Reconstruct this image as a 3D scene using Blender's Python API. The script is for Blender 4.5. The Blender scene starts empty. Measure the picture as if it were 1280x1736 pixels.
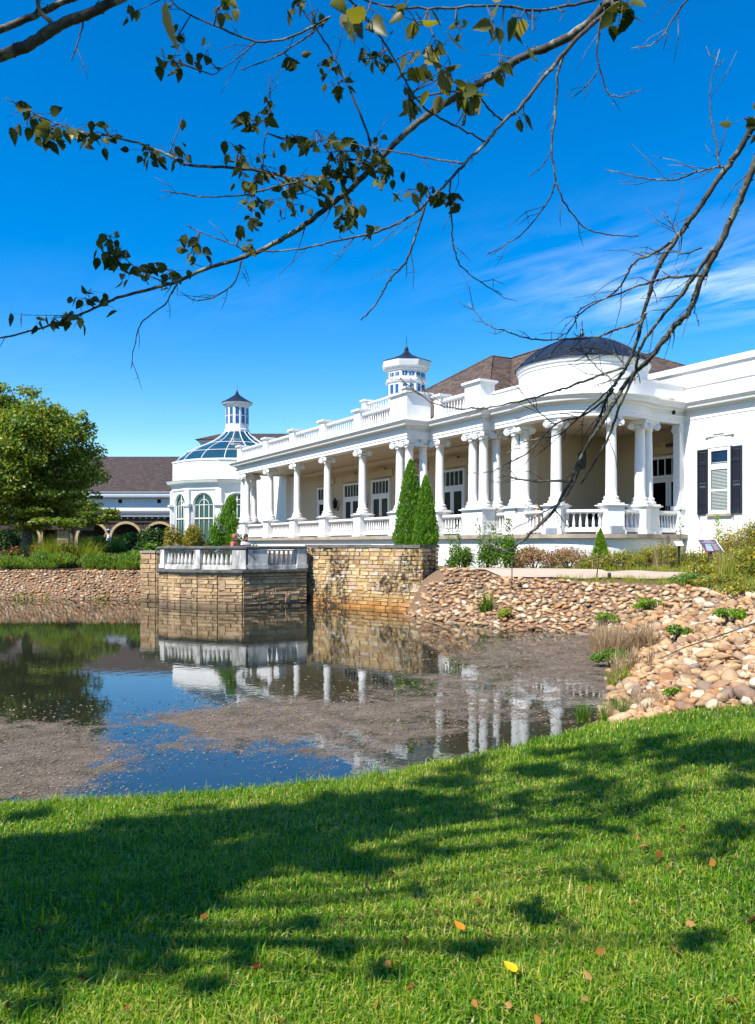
import bpy, bmesh, math, random
import numpy as np
from mathutils import Vector, Matrix

random.seed(7)
RNG = np.random.default_rng(7)
R = math.radians

# ------------------------------------------------------------------ camera, sky, sun, exposure
scene = bpy.context.scene
FPX, CX, YH, CZ = 1333.0, 640.0, 922.0, 2.2      # focal length in photo pixels, principal column, horizon row, eye height over the water
cam = bpy.data.cameras.new('camera')
cam.sensor_fit = 'HORIZONTAL'
cam.sensor_width = 24.0
cam.lens = 24.0 * FPX / 1280.0
cam.shift_y = (YH - 868.0) / 1280.0
cam.clip_start = 0.05
cam.clip_end = 3000
cam.dof.use_dof = True
cam.dof.focus_distance = 18.0
cam.dof.aperture_fstop = 9.0
cam_o = bpy.data.objects.new('camera', cam)
cam_o.location = (0, 0, CZ)
cam_o.rotation_euler = (R(90), 0, 0)
scene.collection.objects.link(cam_o)
scene.camera = cam_o

SUN_AZ = math.atan2(-0.71, -0.70)                 # clockwise from +Y
SUN_EL = R(50)
SUN_DIR = Vector((math.sin(SUN_AZ) * math.cos(SUN_EL), math.cos(SUN_AZ) * math.cos(SUN_EL), math.sin(SUN_EL)))
sl = bpy.data.lights.new('sun', 'SUN')
sl.energy = 4.9
sl.angle = R(0.55)
sl.color = (1.0, 0.955, 0.88)
so = bpy.data.objects.new('sun', sl)
so.rotation_euler = (-SUN_DIR).to_track_quat('-Z', 'Y').to_euler()
scene.collection.objects.link(so)

w = bpy.data.worlds.new('World')
scene.world = w
w.use_nodes = True
nt = w.node_tree
nt.nodes.clear()
def wn(t, **k):
    n = nt.nodes.new(t)
    for a, b in k.items():
        setattr(n, a, b)
    return n
sky = wn('ShaderNodeTexSky', sky_type='NISHITA', sun_disc=False)
sky.sun_elevation = SUN_EL
sky.sun_rotation = SUN_AZ
sky.air_density = 1.0
sky.dust_density = 0.2
sky.ozone_density = 2.5
hs = wn('ShaderNodeHueSaturation')
hs.inputs['Saturation'].default_value = 1.54
hs.inputs['Hue'].default_value = 0.505
hs.inputs['Value'].default_value = 1.0
nt.links.new(sky.outputs[0], hs.inputs['Color'])
# thin cirrus: stretched noise over the sky direction
tc = wn('ShaderNodeTexCoord')
sep = wn('ShaderNodeSeparateXYZ')
nt.links.new(tc.outputs['Generated'], sep.inputs[0])
def wmath(op, a, b=None, clamp=False):
    n = wn('ShaderNodeMath', operation=op, use_clamp=clamp)
    for i, v in enumerate((a, b)):
        if v is None:
            continue
        if isinstance(v, (int, float)):
            n.inputs[i].default_value = v
        else:
            nt.links.new(v, n.inputs[i])
    return n.outputs[0]
zc = wmath('MAXIMUM', sep.outputs[2], 0.03)
px = wmath('DIVIDE', sep.outputs[0], zc)
py = wmath('DIVIDE', sep.outputs[1], zc)
cmb = wn('ShaderNodeCombineXYZ')
nt.links.new(px, cmb.inputs[0]); nt.links.new(py, cmb.inputs[1])
mp = wn('ShaderNodeMapping')
mp.inputs['Scale'].default_value = (1.5, 3.6, 1)
mp.inputs['Location'].default_value = (0.35, 0.2, 0)
mpr = wn('ShaderNodeMapping'); mpr.inputs['Rotation'].default_value = (0, 0, R(52))
nt.links.new(cmb.outputs[0], mpr.inputs[0]); nt.links.new(mpr.outputs[0], mp.inputs[0])
n1 = wn('ShaderNodeTexNoise'); n1.inputs['Scale'].default_value = 1.1; n1.inputs['Detail'].default_value = 9; n1.inputs['Roughness'].default_value = 0.62; n1.inputs['Distortion'].default_value = 0.5
nt.links.new(mp.outputs[0], n1.inputs['Vector'])
# broad patchiness
n2 = wn('ShaderNodeTexNoise'); n2.inputs['Scale'].default_value = 0.42; n2.inputs['Detail'].default_value = 2
mp2 = wn('ShaderNodeMapping'); mp2.inputs['Location'].default_value = (3.1, -1.35, 0)
nt.links.new(cmb.outputs[0], mp2.inputs[0]); nt.links.new(mp2.outputs[0], n2.inputs['Vector'])
mr1 = wn('ShaderNodeMapRange'); mr1.inputs[1].default_value = 0.40; mr1.inputs[2].default_value = 0.78
nt.links.new(n1.outputs[0], mr1.inputs[0])
mr2 = wn('ShaderNodeMapRange'); mr2.inputs[1].default_value = 0.46; mr2.inputs[2].default_value = 0.66
nt.links.new(n2.outputs[0], mr2.inputs[0])
ex = wmath('DIVIDE', wmath('SUBTRACT', px, 1.3), 0.65); ey = wmath('DIVIDE', wmath('SUBTRACT', py, 3.05), 0.45)
bank_ = wmath('EXPONENT', wmath('MULTIPLY', wmath('ADD', wmath('MULTIPLY', ex, ex), wmath('MULTIPLY', ey, ey)), -1.0))
lowb = wn('ShaderNodeMapRange'); lowb.inputs[1].default_value = 0.42; lowb.inputs[2].default_value = 0.28
nt.links.new(sep.outputs[2], lowb.inputs[0])
cl = wmath('MULTIPLY', mr1.outputs[0], wmath('ADD', wmath('MULTIPLY', wmath('MULTIPLY', mr2.outputs[0], lowb.outputs[0]), 0.07), bank_))
cl = wmath('MULTIPLY', cl, 0.58, True)
mixc = wn('ShaderNodeMix', data_type='RGBA')
mixc.inputs['B'].default_value = (7.6, 8.2, 8.8, 1)
nt.links.new(cl, mixc.inputs['Factor'])
nt.links.new(hs.outputs[0], mixc.inputs['A'])
bg = wn('ShaderNodeBackground')
bg.inputs['Strength'].default_value = 0.115
nt.links.new(mixc.outputs['Result'], bg.inputs['Color'])
wo = wn('ShaderNodeOutputWorld')
nt.links.new(bg.outputs[0], wo.inputs['Surface'])

vs = scene.view_settings
vs.view_transform = 'Standard'
vs.look = 'None'
vs.exposure = 0.92
vs.gamma = 1.0
vs.use_curve_mapping = False
scene.cycles.use_denoising = True
scene.cycles.max_bounces = 7
scene.cycles.transparent_max_bounces = 8
scene.cycles.use_adaptive_sampling = True
scene.cycles.adaptive_threshold = 0.015
scene.cycles.caustics_reflective = False
scene.cycles.caustics_refractive = False

# ------------------------------------------------------------------ helpers
COL = scene.collection
def pw(u, v, d):
    """point seen at photo pixel (u, v) at depth d"""
    return Vector(((u - CX) / FPX * d, d, CZ + (YH - v) / FPX * d))

def tag(o, label=None, cat=None, group=None, kind=None):
    if label: o['label'] = label
    if cat: o['category'] = cat
    if group: o['group'] = group
    if kind: o['kind'] = kind
    return o

def empty(name, loc=(0, 0, 0), rz=0.0, parent=None):
    o = bpy.data.objects.new(name, None)
    o.empty_display_size = 0.2
    o.location = loc
    o.rotation_euler = (0, 0, rz)
    if parent: o.parent = parent
    COL.objects.link(o)
    return o

def link(name, me, parent=None, loc=None, rot=None, scale=None):
    o = bpy.data.objects.new(name, me)
    if parent: o.parent = parent
    if loc is not None: o.location = loc
    if rot is not None: o.rotation_euler = rot
    if scale is not None: o.scale = scale
    COL.objects.link(o)
    return o

class MB:
    def __init__(s):
        s.v = []; s.f = []; s.sm = []
    def add(s, vs, fs, smooth=False):
        b = len(s.v)
        s.v += [tuple(p) for p in vs]
        s.f += [tuple(i + b for i in f) for f in fs]
        s.sm += [smooth] * len(fs)
        return s
    def box(s, x0, x1, y0, y1, z0, z1):
        return s.add([(x0,y0,z0),(x1,y0,z0),(x1,y1,z0),(x0,y1,z0),(x0,y0,z1),(x1,y0,z1),(x1,y1,z1),(x0,y1,z1)],
                     [(0,3,2,1),(4,5,6,7),(0,1,5,4),(1,2,6,5),(2,3,7,6),(3,0,4,7)])
    def obox(s, c, ux, hx, hy, z0, z1):
        """box centred on c (xy), long axis direction ux (xy unit), half sizes hx, hy"""
        uy = (-ux[1], ux[0])
        P = []
        for z in (z0, z1):
            for a, b in ((-1,-1),(1,-1),(1,1),(-1,1)):
                P.append((c[0]+a*hx*ux[0]+b*hy*uy[0], c[1]+a*hx*ux[1]+b*hy*uy[1], z))
        return s.add(P, [(0,3,2,1),(4,5,6,7),(0,1,5,4),(1,2,6,5),(2,3,7,6),(3,0,4,7)])
    def prism(s, poly, z0, z1):
        n = len(poly)
        vs = [(p[0],p[1],z0) for p in poly] + [(p[0],p[1],z1) for p in poly]
        fs = [tuple(range(n-1,-1,-1)), tuple(range(n,2*n))] + [(i,(i+1)%n,n+(i+1)%n,n+i) for i in range(n)]
        return s.add(vs, fs)
    def lathe(s, prof, n=16, c=(0,0), a0=0.0, a1=2*math.pi, smooth=True, caps=True):
        full = abs(a1 - a0 - 2*math.pi) < 1e-6
        m = n if full else n + 1
        vs = []
        for i in range(m):
            a = a0 + (a1-a0)*i/n
            ca, sa = math.cos(a), math.sin(a)
            for r, z in prof:
                vs.append((c[0]+r*ca, c[1]+r*sa, z))
        k = len(prof); fs = []
        for i in range(n):
            j = (i+1) % m
            for q in range(k-1):
                fs.append((i*k+q, j*k+q, j*k+q+1, i*k+q+1))
        s.add(vs, fs, smooth)
        if full and caps:
            b = len(s.v) - len(vs)
            s.f.append(tuple(b + i*k for i in range(n-1,-1,-1))); s.sm.append(False)
            s.f.append(tuple(b + i*k + k-1 for i in range(n))); s.sm.append(False)
        return s
    def sweep(s, path, prof, closed=False, smooth=False):
        """profile (outward offset, z) closed loop along a plan path; outward is right of travel"""
        n = len(path); vs = []
        P = [Vector((p[0], p[1])) for p in path]
        for i in range(n):
            segs = []
            if i > 0 or closed: segs.append((P[i]-P[i-1]).normalized())
            if i < n-1 or closed: segs.append((P[(i+1)%n]-P[i]).normalized())
            ns = [Vector((d.y, -d.x)) for d in segs]
            m = ns[0] if len(ns) == 1 else (ns[0]+ns[1])/(1+ns[0].dot(ns[1]))
            for o, z in prof:
                q = P[i] + m*o
                vs.append((q.x, q.y, z))
        k = len(prof); fs = []
        for i in range(n if closed else n-1):
            j = (i+1) % n
            for q in range(k):
                r = (q+1) % k
                fs.append((i*k+q, i*k+r, j*k+r, j*k+q))
        if not closed:
            fs.append(tuple(range(k-1,-1,-1)))
            fs.append(tuple((n-1)*k+q for q in range(k)))
        return s.add(vs, fs, smooth)
    def tube(s, pts, rads, n=6, smooth=True):
        pts = [Vector(p) for p in pts]
        vs = []; N = len(pts)
        up = Vector((0.13, 0.21, 0.97))
        for i, p in enumerate(pts):
            d = (pts[min(i+1,N-1)] - pts[max(i-1,0)])
            if d.length < 1e-9: d = Vector((0,0,1))
            d.normalize()
            a = d.cross(up)
            if a.length < 1e-3: a = d.cross(Vector((1,0,0)))
            a.normalize(); b = d.cross(a)
            r = rads[i] if hasattr(rads, '__len__') else rads
            for k in range(n):
                t = 2*math.pi*k/n
                vs.append(p + a*(r*math.cos(t)) + b*(r*math.sin(t)))
        fs = []
        for i in range(N-1):
            for k in range(n):
                l = (k+1) % n
                fs.append((i*n+k, i*n+l, (i+1)*n+l, (i+1)*n+k))
        fs.append(tuple(range(n-1,-1,-1))); fs.append(tuple((N-1)*n+k for k in range(n)))
        return s.add(vs, fs, smooth)
    def mesh(s, name, mat):
        me = bpy.data.meshes.new(name)
        me.from_pydata(s.v, [], s.f)
        me.polygons.foreach_set('use_smooth', s.sm)
        mats = mat if isinstance(mat, (list, tuple)) else [mat]
        for m in mats: me.materials.append(m)
        bm = bmesh.new(); bm.from_mesh(me)
        bmesh.ops.recalc_face_normals(bm, faces=bm.faces)
        bm.to_mesh(me); bm.free()
        me.update()
        return me
    def build(s, name, mat, parent=None, loc=None, rot=None):
        return link(name, s.mesh(name, mat), parent, loc, rot)

def big_mesh(name, V, F, mat, rnd=None, smooth=False):
    """V (n,3) array, F (m,k) array of equal sized faces, rnd per-vertex float"""
    me = bpy.data.meshes.new(name)
    V = np.asarray(V, np.float32); F = np.asarray(F, np.int32)
    me.vertices.add(len(V)); me.vertices.foreach_set('co', V.ravel())
    k = F.shape[1]
    me.loops.add(F.size); me.loops.foreach_set('vertex_index', F.ravel())
    me.polygons.add(len(F))
    me.polygons.foreach_set('loop_start', np.arange(0, F.size, k, dtype=np.int32))
    me.polygons.foreach_set('use_smooth', np.full(len(F), smooth, dtype=bool))
    if rnd is not None:
        at = me.attributes.new('rnd', 'FLOAT', 'POINT')
        at.data.foreach_set('value', np.asarray(rnd, np.float32))
    me.materials.append(mat)
    me.update(calc_edges=True); me.validate()
    return me

# ------------------------------------------------------------------ materials
class NT:
    """small node-tree writer"""
    def __init__(s, name):
        s.m = bpy.data.materials.new(name); s.m.use_nodes = True
        s.t = s.m.node_tree; s.t.nodes.clear()
        s.out = s.t.nodes.new('ShaderNodeOutputMaterial')
    def n(s, t, ins=None, **k):
        nd = s.t.nodes.new(t)
        for a, b in k.items(): setattr(nd, a, b)
        for a, b in (ins or {}).items(): s.set(nd.inputs[a], b)
        return nd
    def set(s, sock, v):
        if hasattr(v, 'is_output') or isinstance(v, bpy.types.NodeSocket): s.t.links.new(v, sock)
        else: sock.default_value = v
    def math(s, op, a, b=0.0, clamp=False):
        nd = s.n('ShaderNodeMath', operation=op, use_clamp=clamp)
        s.set(nd.inputs[0], a); s.set(nd.inputs[1], b)
        return nd.outputs[0]
    def mix(s, f, a, b, blend='MIX'):
        nd = s.n('ShaderNodeMix', data_type='RGBA', blend_type=blend)
        s.set(nd.inputs['Factor'], f); s.set(nd.inputs['A'], a); s.set(nd.inputs['B'], b)
        return nd.outputs['Result']
    def noise(s, vec, scale, detail=4, rough=0.55, dist=0.0):
        nd = s.n('ShaderNodeTexNoise', {'Scale': scale, 'Detail': detail, 'Roughness': rough, 'Distortion': dist})
        if vec is not None: s.t.links.new(vec, nd.inputs['Vector'])
        return nd.outputs[0]
    def rng(s, v, a, b, c=0.0, d=1.0):
        nd = s.n('ShaderNodeMapRange', {1: a, 2: b, 3: c, 4: d})
        s.t.links.new(v, nd.inputs[0]); return nd.outputs[0]
    def ramp(s, v, stops, interp='LINEAR'):
        nd = s.n('ShaderNodeValToRGB'); nd.color_ramp.interpolation = interp
        e = nd.color_ramp.elements
        while len(e) < len(stops): e.new(0.5)
        for i, (p, c) in enumerate(stops):
            e[i].position = p; e[i].color = (*c, 1) if len(c) == 3 else c
        s.t.links.new(v, nd.inputs[0]); return nd.outputs[0]
    def pos(s): return s.n('ShaderNodeNewGeometry').outputs['Position']
    def obj(s): return s.n('ShaderNodeTexCoord').outputs['Object']
    def bump(s, h, strength=0.3, dist=0.02):
        nd = s.n('ShaderNodeBump', {'Strength': strength, 'Distance': dist}); s.t.links.new(h, nd.inputs['Height'])
        return nd.outputs[0]
    def pbr(s, color, rough=0.6, normal=None, **k):
        b = s.n('ShaderNodeBsdfPrincipled')
        s.set(b.inputs['Base Color'], color); s.set(b.inputs['Roughness'], rough)
        if normal is not None: s.t.links.new(normal, b.inputs['Normal'])
        for a, v in k.items(): s.set(b.inputs[a.replace('_', ' ')], v)
        return b.outputs[0]
    def done(s, sh): s.t.links.new(sh, s.out.inputs['Surface']); return s.m

def c4(c): return (c[0], c[1], c[2], 1)

def m_paint(name, base, dirt=(0.35, 0.32, 0.27), amt=0.25, rough=0.55, scale=1.2, bump=0.05, streak=True):
    t = NT(name); p = t.pos()
    mp = t.n('ShaderNodeMapping', {'Vector': p, 'Scale': (1.0, 1.0, 0.22 if streak else 1.0)})
    f = t.rng(t.noise(mp.outputs[0], scale*3, 6, 0.65), 0.52, 0.85)
    f2 = t.rng(t.noise(p, scale*0.5, 2), 0.35, 0.7)
    fac = t.math('MULTIPLY', t.math('MULTIPLY', f, f2), amt, True)
    v = t.rng(t.noise(p, 7.0*scale, 3), 0.3, 0.7, 0.95, 1.03)
    col = t.mix(fac, c4(base), c4(dirt))
    hv = t.n('ShaderNodeHueSaturation', {'Color': col, 'Value': v}).outputs[0]
    return t.done(t.pbr(hv, rough, t.bump(t.noise(p, 60, 3), bump, 0.01)))

def m_brickpaint(name, base, dirt, amt=0.3):
    """painted brickwork: wall in building axes, course relief as bump"""
    t = NT(name); o = t.obj(); p = t.pos()
    sp = t.n('ShaderNodeSeparateXYZ', {0: o})
    u = t.math('ADD', sp.outputs[0], sp.outputs[1])
    cb = t.n('ShaderNodeCombineXYZ', {0: u, 1: sp.outputs[2]})
    br = t.n('ShaderNodeTexBrick', {'Vector': cb.outputs[0], 'Scale': 1.0, 'Mortar Size': 0.006, 'Brick Width': 0.22, 'Row Height': 0.075, 'Mortar Smooth': 0.3})
    f = t.math('MULTIPLY', t.rng(t.noise(p, 1.6, 6, 0.65), 0.5, 0.8), amt, True)
    v = t.rng(t.noise(p, 9.0, 3), 0.3, 0.7, 0.95, 1.03)
    col = t.mix(f, c4(base), c4(dirt))
    hv = t.n('ShaderNodeHueSaturation', {'Color': col, 'Value': v}).outputs[0]
    inv = t.math('SUBTRACT', 1.0, br.outputs['Fac'])
    return t.done(t.pbr(hv, 0.6, t.bump(inv, 0.35, 0.008)))

def m_plain(name, base, rough=0.6, var=0.15, scale=8, metallic=0.0, bump=0.0, stretch=(1,1,1)):
    t = NT(name); p = t.pos()
    mp = t.n('ShaderNodeMapping', {'Vector': p, 'Scale': stretch})
    v = t.rng(t.noise(mp.outputs[0], scale, 5, 0.6), 0.25, 0.75, 1-var, 1+var)
    hv = t.n('ShaderNodeHueSaturation', {'Color': c4(base), 'Value': v}).outputs[0]
    nm = t.bump(t.noise(mp.outputs[0], scale*6, 4), bump, 0.02) if bump else None
    return t.done(t.pbr(hv, rough, nm, Metallic=metallic))

def m_foliage(name, stops, trans=0.4, rough=0.45, spec=0.35):
    t = NT(name)
    a = t.n('ShaderNodeAttribute', attribute_name='rnd').outputs['Fac']
    oi = t.n('ShaderNodeObjectInfo').outputs['Random']
    x = t.math('FRACT', t.math('ADD', a, oi))
    col = t.ramp(x, stops)
    pb = t.pbr(col, rough, None, Specular_IOR_Level=spec)
    tr = t.n('ShaderNodeBsdfTranslucent', {'Color': t.n('ShaderNodeHueSaturation', {'Color': col, 'Value': 1.5, 'Saturation': 1.1}).outputs[0]})
    mx = t.n('ShaderNodeMixShader', {0: trans, 1: pb, 2: tr.outputs[0]})
    return t.done(mx.outputs[0])

def m_stone(name, stops, stain=0.6, rust=None, rough=0.8, mortar=False):
    t = NT(name); p = t.pos()
    a = t.n('ShaderNodeAttribute', attribute_name='rnd').outputs['Fac']
    oi = t.n('ShaderNodeObjectInfo').outputs['Random']
    x = t.math('FRACT', t.math('ADD', a, oi))
    col = t.ramp(x, stops)
    v = t.rng(t.noise(p, 11.0, 7, 0.7), 0.25, 0.75, 0.72, 1.2)
    col = t.n('ShaderNodeHueSaturation', {'Color': col, 'Value': v}).outputs[0]
    if rust:
        sp = t.n('ShaderNodeSeparateXYZ', {0: p})
        zz = t.math('ADD', sp.outputs[2], t.math('MULTIPLY', t.noise(p, 2.2, 4), 0.5))
        col = t.mix(t.rng(zz, rust[0], rust[1], 0.8, 0.0), col, c4(rust[2]))
    if stain:
        mp = t.n('ShaderNodeMapping', {'Vector': p, 'Scale': (1, 1, 0.75)})
        f = t.math('MULTIPLY', t.rng(t.noise(mp.outputs[0], 0.95, 2), 0.46, 0.57), t.rng(t.noise(p, 7, 5, 0.7), 0.42, 0.56))
        col = t.mix(t.math('MULTIPLY', f, stain, True), col, (0.018, 0.014, 0.01, 1))
    return t.done(t.pbr(col, rough, t.bump(t.noise(p, 28, 6, 0.7), 0.8, 0.025)))

def m_glass(name, col=(0.02, 0.035, 0.035), rough=0.03, spec=0.6):
    t = NT(name); p = t.pos()
    v = t.noise(p, 0.6, 2)
    cc = t.mix(v, c4([x*0.6 for x in col]), c4([x*1.5 for x in col]))
    return t.done(t.pbr(cc, rough, t.bump(t.noise(p, 1.5, 2), 0.02, 0.05), Specular_IOR_Level=spec))

WHITE = m_paint('white_paint', (0.72, 0.71, 0.685), amt=0.3)
WHITE_TRIM = m_paint('white_trim_paint', (0.72, 0.715, 0.70), (0.36, 0.34, 0.30), amt=0.3, rough=0.45)
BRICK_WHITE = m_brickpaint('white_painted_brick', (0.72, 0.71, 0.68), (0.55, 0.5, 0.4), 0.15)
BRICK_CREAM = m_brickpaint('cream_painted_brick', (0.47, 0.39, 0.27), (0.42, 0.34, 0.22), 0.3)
BEIGE = m_paint('beige_stone', (0.46, 0.36, 0.22), (0.25, 0.18, 0.1), 0.4)
CEIL = m_paint('ceiling_paint', (0.52, 0.44, 0.32), (0.5, 0.42, 0.3), 0.2, streak=False)
LEDGE = m_plain('weathered_ledge', (0.30, 0.25, 0.19), 0.85, 0.35, 3, bump=0.3)
def m_weathered(name, base, dark):
    t = NT(name); p = t.pos()
    mp = t.n('ShaderNodeMapping', {'Vector': p, 'Scale': (1.0, 1.0, 0.3)})
    f = t.rng(t.noise(mp.outputs[0], 3.2, 6, 0.7), 0.46, 0.68)
    g = t.rng(t.noise(p, 16, 5, 0.7), 0.5, 0.75)
    col = t.mix(t.math('MULTIPLY', f, 0.85, True), c4(base), c4(dark))
    col = t.mix(t.math('MULTIPLY', g, 0.4, True), col, (0.30, 0.27, 0.2, 1))
    return t.done(t.pbr(col, 0.85, t.bump(t.noise(p, 40, 5), 0.4, 0.01)))
CONC = m_weathered('weathered_cast_stone', (0.56, 0.54, 0.50), (0.07, 0.068, 0.062))
DARKCAP = m_plain('blackened_coping', (0.10, 0.095, 0.085), 0.9, 0.6, 4, bump=0.4)
GLASS = m_glass('dark_glass', (0.002, 0.0025, 0.003), 0.12, 0.06)
GLASS_GREEN = m_glass('green_glass', (0.012, 0.06, 0.05), 0.04, 0.4)
GLASS_ROOF = m_glass('roof_glass', (0.012, 0.05, 0.075), 0.05, 0.5)
GLASS_BLUE = m_glass('blue_glass', (0.02, 0.08, 0.20), 0.05, 0.5)
GLASS_NAVY = m_glass('navy_glass', (0.006, 0.02, 0.05), 0.08, 0.2)
NAVY = m_plain('navy_shutter_paint', (0.006, 0.009, 0.018), 0.45, 0.3, 4)
DARKMETAL = m_plain('dark_standing_seam_metal', (0.022, 0.026, 0.035), 0.32, 0.25, 2, metallic=0.3)
BLACK = m_plain('black_metal', (0.012, 0.012, 0.012), 0.5, 0.3, 6)
DARKWOOD = m_plain('dark_timber', (0.035, 0.018, 0.012), 0.7, 0.3, 5)
TANARCH = m_plain('laminated_timber', (0.38, 0.27, 0.14), 0.6, 0.2, 3)
RED = m_plain('red_box_paint', (0.35, 0.02, 0.015), 0.4, 0.1, 4)
GREYMETAL = m_plain('grey_metal', (0.30, 0.32, 0.36), 0.4, 0.15, 4, metallic=0.4)

def m_shingle(name, base):
    t = NT(name); o = t.obj(); p = t.pos()
    sp = t.n('ShaderNodeSeparateXYZ', {0: o})
    cb = t.n('ShaderNodeCombineXYZ', {0: t.math('ADD', sp.outputs[0], t.math('MULTIPLY', sp.outputs[1], 0.83)), 1: sp.outputs[2]})
    br = t.n('ShaderNodeTexBrick', {'Vector': cb.outputs[0], 'Scale': 1.0, 'Mortar Size': 0.012, 'Brick Width': 0.26, 'Row Height': 0.095, 'Color1': (0.55, 0.55, 0.55, 1), 'Color2': (1.5, 1.5, 1.5, 1), 'Mortar': (0.35, 0.35, 0.35, 1), 'Bias': 0.0})
    col = t.mix(1.0, c4(base), br.outputs['Color'], 'MULTIPLY')
    v = t.rng(t.noise(p, 5, 6, 0.75), 0.25, 0.75, 0.7, 1.35)
    col = t.n('ShaderNodeHueSaturation', {'Color': col, 'Value': v}).outputs[0]
    return t.done(t.pbr(col, 0.85, t.bump(br.outputs['Fac'], -0.5, 0.02)))
SHINGLE = m_shingle('brown_shingles', (0.078, 0.050, 0.036))
SHINGLE_DARK = m_shingle('dark_brown_shingles', (0.046, 0.029, 0.023))

WALLSTONE = m_stone('ochre_wall_stone', [(0.0, (0.470, 0.302, 0.112)), (0.2, (0.560, 0.403, 0.190)), (0.4, (0.403, 0.224, 0.078)), (0.55, (0.582, 0.448, 0.246)), (0.7, (0.448, 0.291, 0.134)), (0.8, (0.605, 0.493, 0.336)), (0.9, (0.493, 0.336, 0.224)), (1.0, (0.336, 0.190, 0.078))],
                    0.95, (0.36, 0.72, (0.40, 0.16, 0.02)))
BALSTONE = m_stone('tan_wall_stone', [(0.0, (0.420, 0.281, 0.143)), (0.25, (0.532, 0.369, 0.194)), (0.5, (0.349, 0.217, 0.113)), (0.7, (0.588, 0.421, 0.226)), (0.85, (0.463, 0.306, 0.175)), (1.0, (0.308, 0.192, 0.092))],
                   0.35, (0.28, 0.62, (0.10, 0.065, 0.04)))
MORTAR = m_plain('dark_mortar', (0.15, 0.115, 0.075), 0.9, 0.3, 10, bump=0.4)
ROCK = m_stone('river_rock', [(0.0, (0.483, 0.310, 0.161)), (0.12, (0.391, 0.178, 0.063)), (0.24, (0.575, 0.437, 0.265)), (0.36, (0.310, 0.172, 0.098)), (0.48, (0.529, 0.333, 0.149)), (0.58, (0.230, 0.161, 0.115)), (0.68, (0.460, 0.218, 0.081)), (0.8, (0.620, 0.540, 0.391)), (0.9, (0.483, 0.287, 0.127)), (1.0, (0.356, 0.241, 0.149))], 0.4, (0.1, 0.36, (0.10, 0.065, 0.035)), 0.8)
BARK = None
# ------------------------------------------------------------------ ground, pond, path
SHORE = np.array([(-60, 5.0), (-20, 5.4), (-8, 5.9), (-2.96, 6.32), (-1.18, 6.70), (0, 7.12), (1.1, 7.92), (2.0, 8.65), (2.62, 9.35),
                  (3.15, 10.4), (3.55, 11.6), (4.1, 13.2), (4.75, 15.4), (5.35, 17.6), (5.3, 19.0), (4.3, 19.9), (3.2, 20.5), (2.0, 22.2), (1.1, 23.7),
                  (0.9, 26.5), (-1.0, 28.6), (-3.0, 30.0), (-7.5, 30.0), (-8.6, 31.3), (-16, 31.3), (-25, 30.8), (-45, 29), (-70, 24)])
def shore_dist(x, y):
    """signed distance to the shoreline: positive on land"""
    x = np.asarray(x, float); y = np.asarray(y, float)
    d = np.full(x.shape, 1e9); inside = np.zeros(x.shape, bool)
    n = len(SHORE)
    for i in range(n):
        ax, ay = SHORE[i]; bx, by = SHORE[(i+1) % n]
        ex, ey = bx-ax, by-ay
        t = np.clip(((x-ax)*ex + (y-ay)*ey)/(ex*ex+ey*ey), 0, 1)
        d = np.minimum(d, np.hypot(x-ax-t*ex, y-ay-t*ey))
        c = (ay > y) != (by > y)
        with np.errstate(divide='ignore', invalid='ignore'):
            xi = (bx-ax)*(y-ay)/(by-ay) + ax
        inside ^= c & (x < xi)
    return np.where(inside, -d, d)
def sstep(a, b, v):
    t = np.clip((v-a)/(b-a), 0, 1); return t*t*(3-2*t)
def lawn_w(x, y):
    """1 on the lawn, 0 on the rock banks"""
    k = (9.15 - y) - 0.85*(x - 2.45) + 0.12*np.sin(3.1*x)
    return sstep(-0.25, 0.25, k) * (np.asarray(y) < 14)
def lump(x, y):
    return 0.5*np.sin(1.7*x+0.4)*np.cos(1.3*y) + 0.3*np.sin(3.9*x+1.1*y) + 0.2*np.cos(5.3*y-2.1*x)
def H(x, y):
    x = np.asarray(x, float); y = np.asarray(y, float)
    d = shore_dist(x, y)
    dp = np.maximum(d, 0)
    zl = np.minimum(dp*0.9, 0.10) + np.minimum(dp, 5.2)*0.105 + 0.025*lump(x, y)*sstep(0, 1, dp)
    zr = np.minimum(dp*0.40, 1.10) + np.clip(dp-2.75, 0, 9)*0.062 + 0.04*lump(x, y)*sstep(0, 1, dp)
    zf = np.minimum(dp*0.62, 1.0) + np.clip(dp-1.6, 0, 5)*0.13 + 0.04*lump(x, y)*sstep(0, 1, dp)
    zl = zl + 0.24*sstep(1.2, 4.0, x)*sstep(0, 1.5, dp)
    zb = 1.34 - 0.55*np.maximum(0, np.hypot(x-np.clip(x, 3.0, 16.0), y-26.0)-1.0)
    zr = np.maximum(zr, zb*sstep(0, 0.5, dp))
    wl = sstep(-1.5, 0.9, (9.15 - y) - 0.85*(x - 2.45)) * (y < 14)
    wf = sstep(-5, -9, x) * (y > 20)
    z = zr*(1-wf) + zf*wf
    z = z*(1-wl) + zl*wl
    zu = -np.minimum(-np.minimum(d, 0)*0.5, 0.9)
    return np.where(d > 0, z, zu)
def Hs(x, y): return float(H(np.array([x]), np.array([y]))[0])

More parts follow.
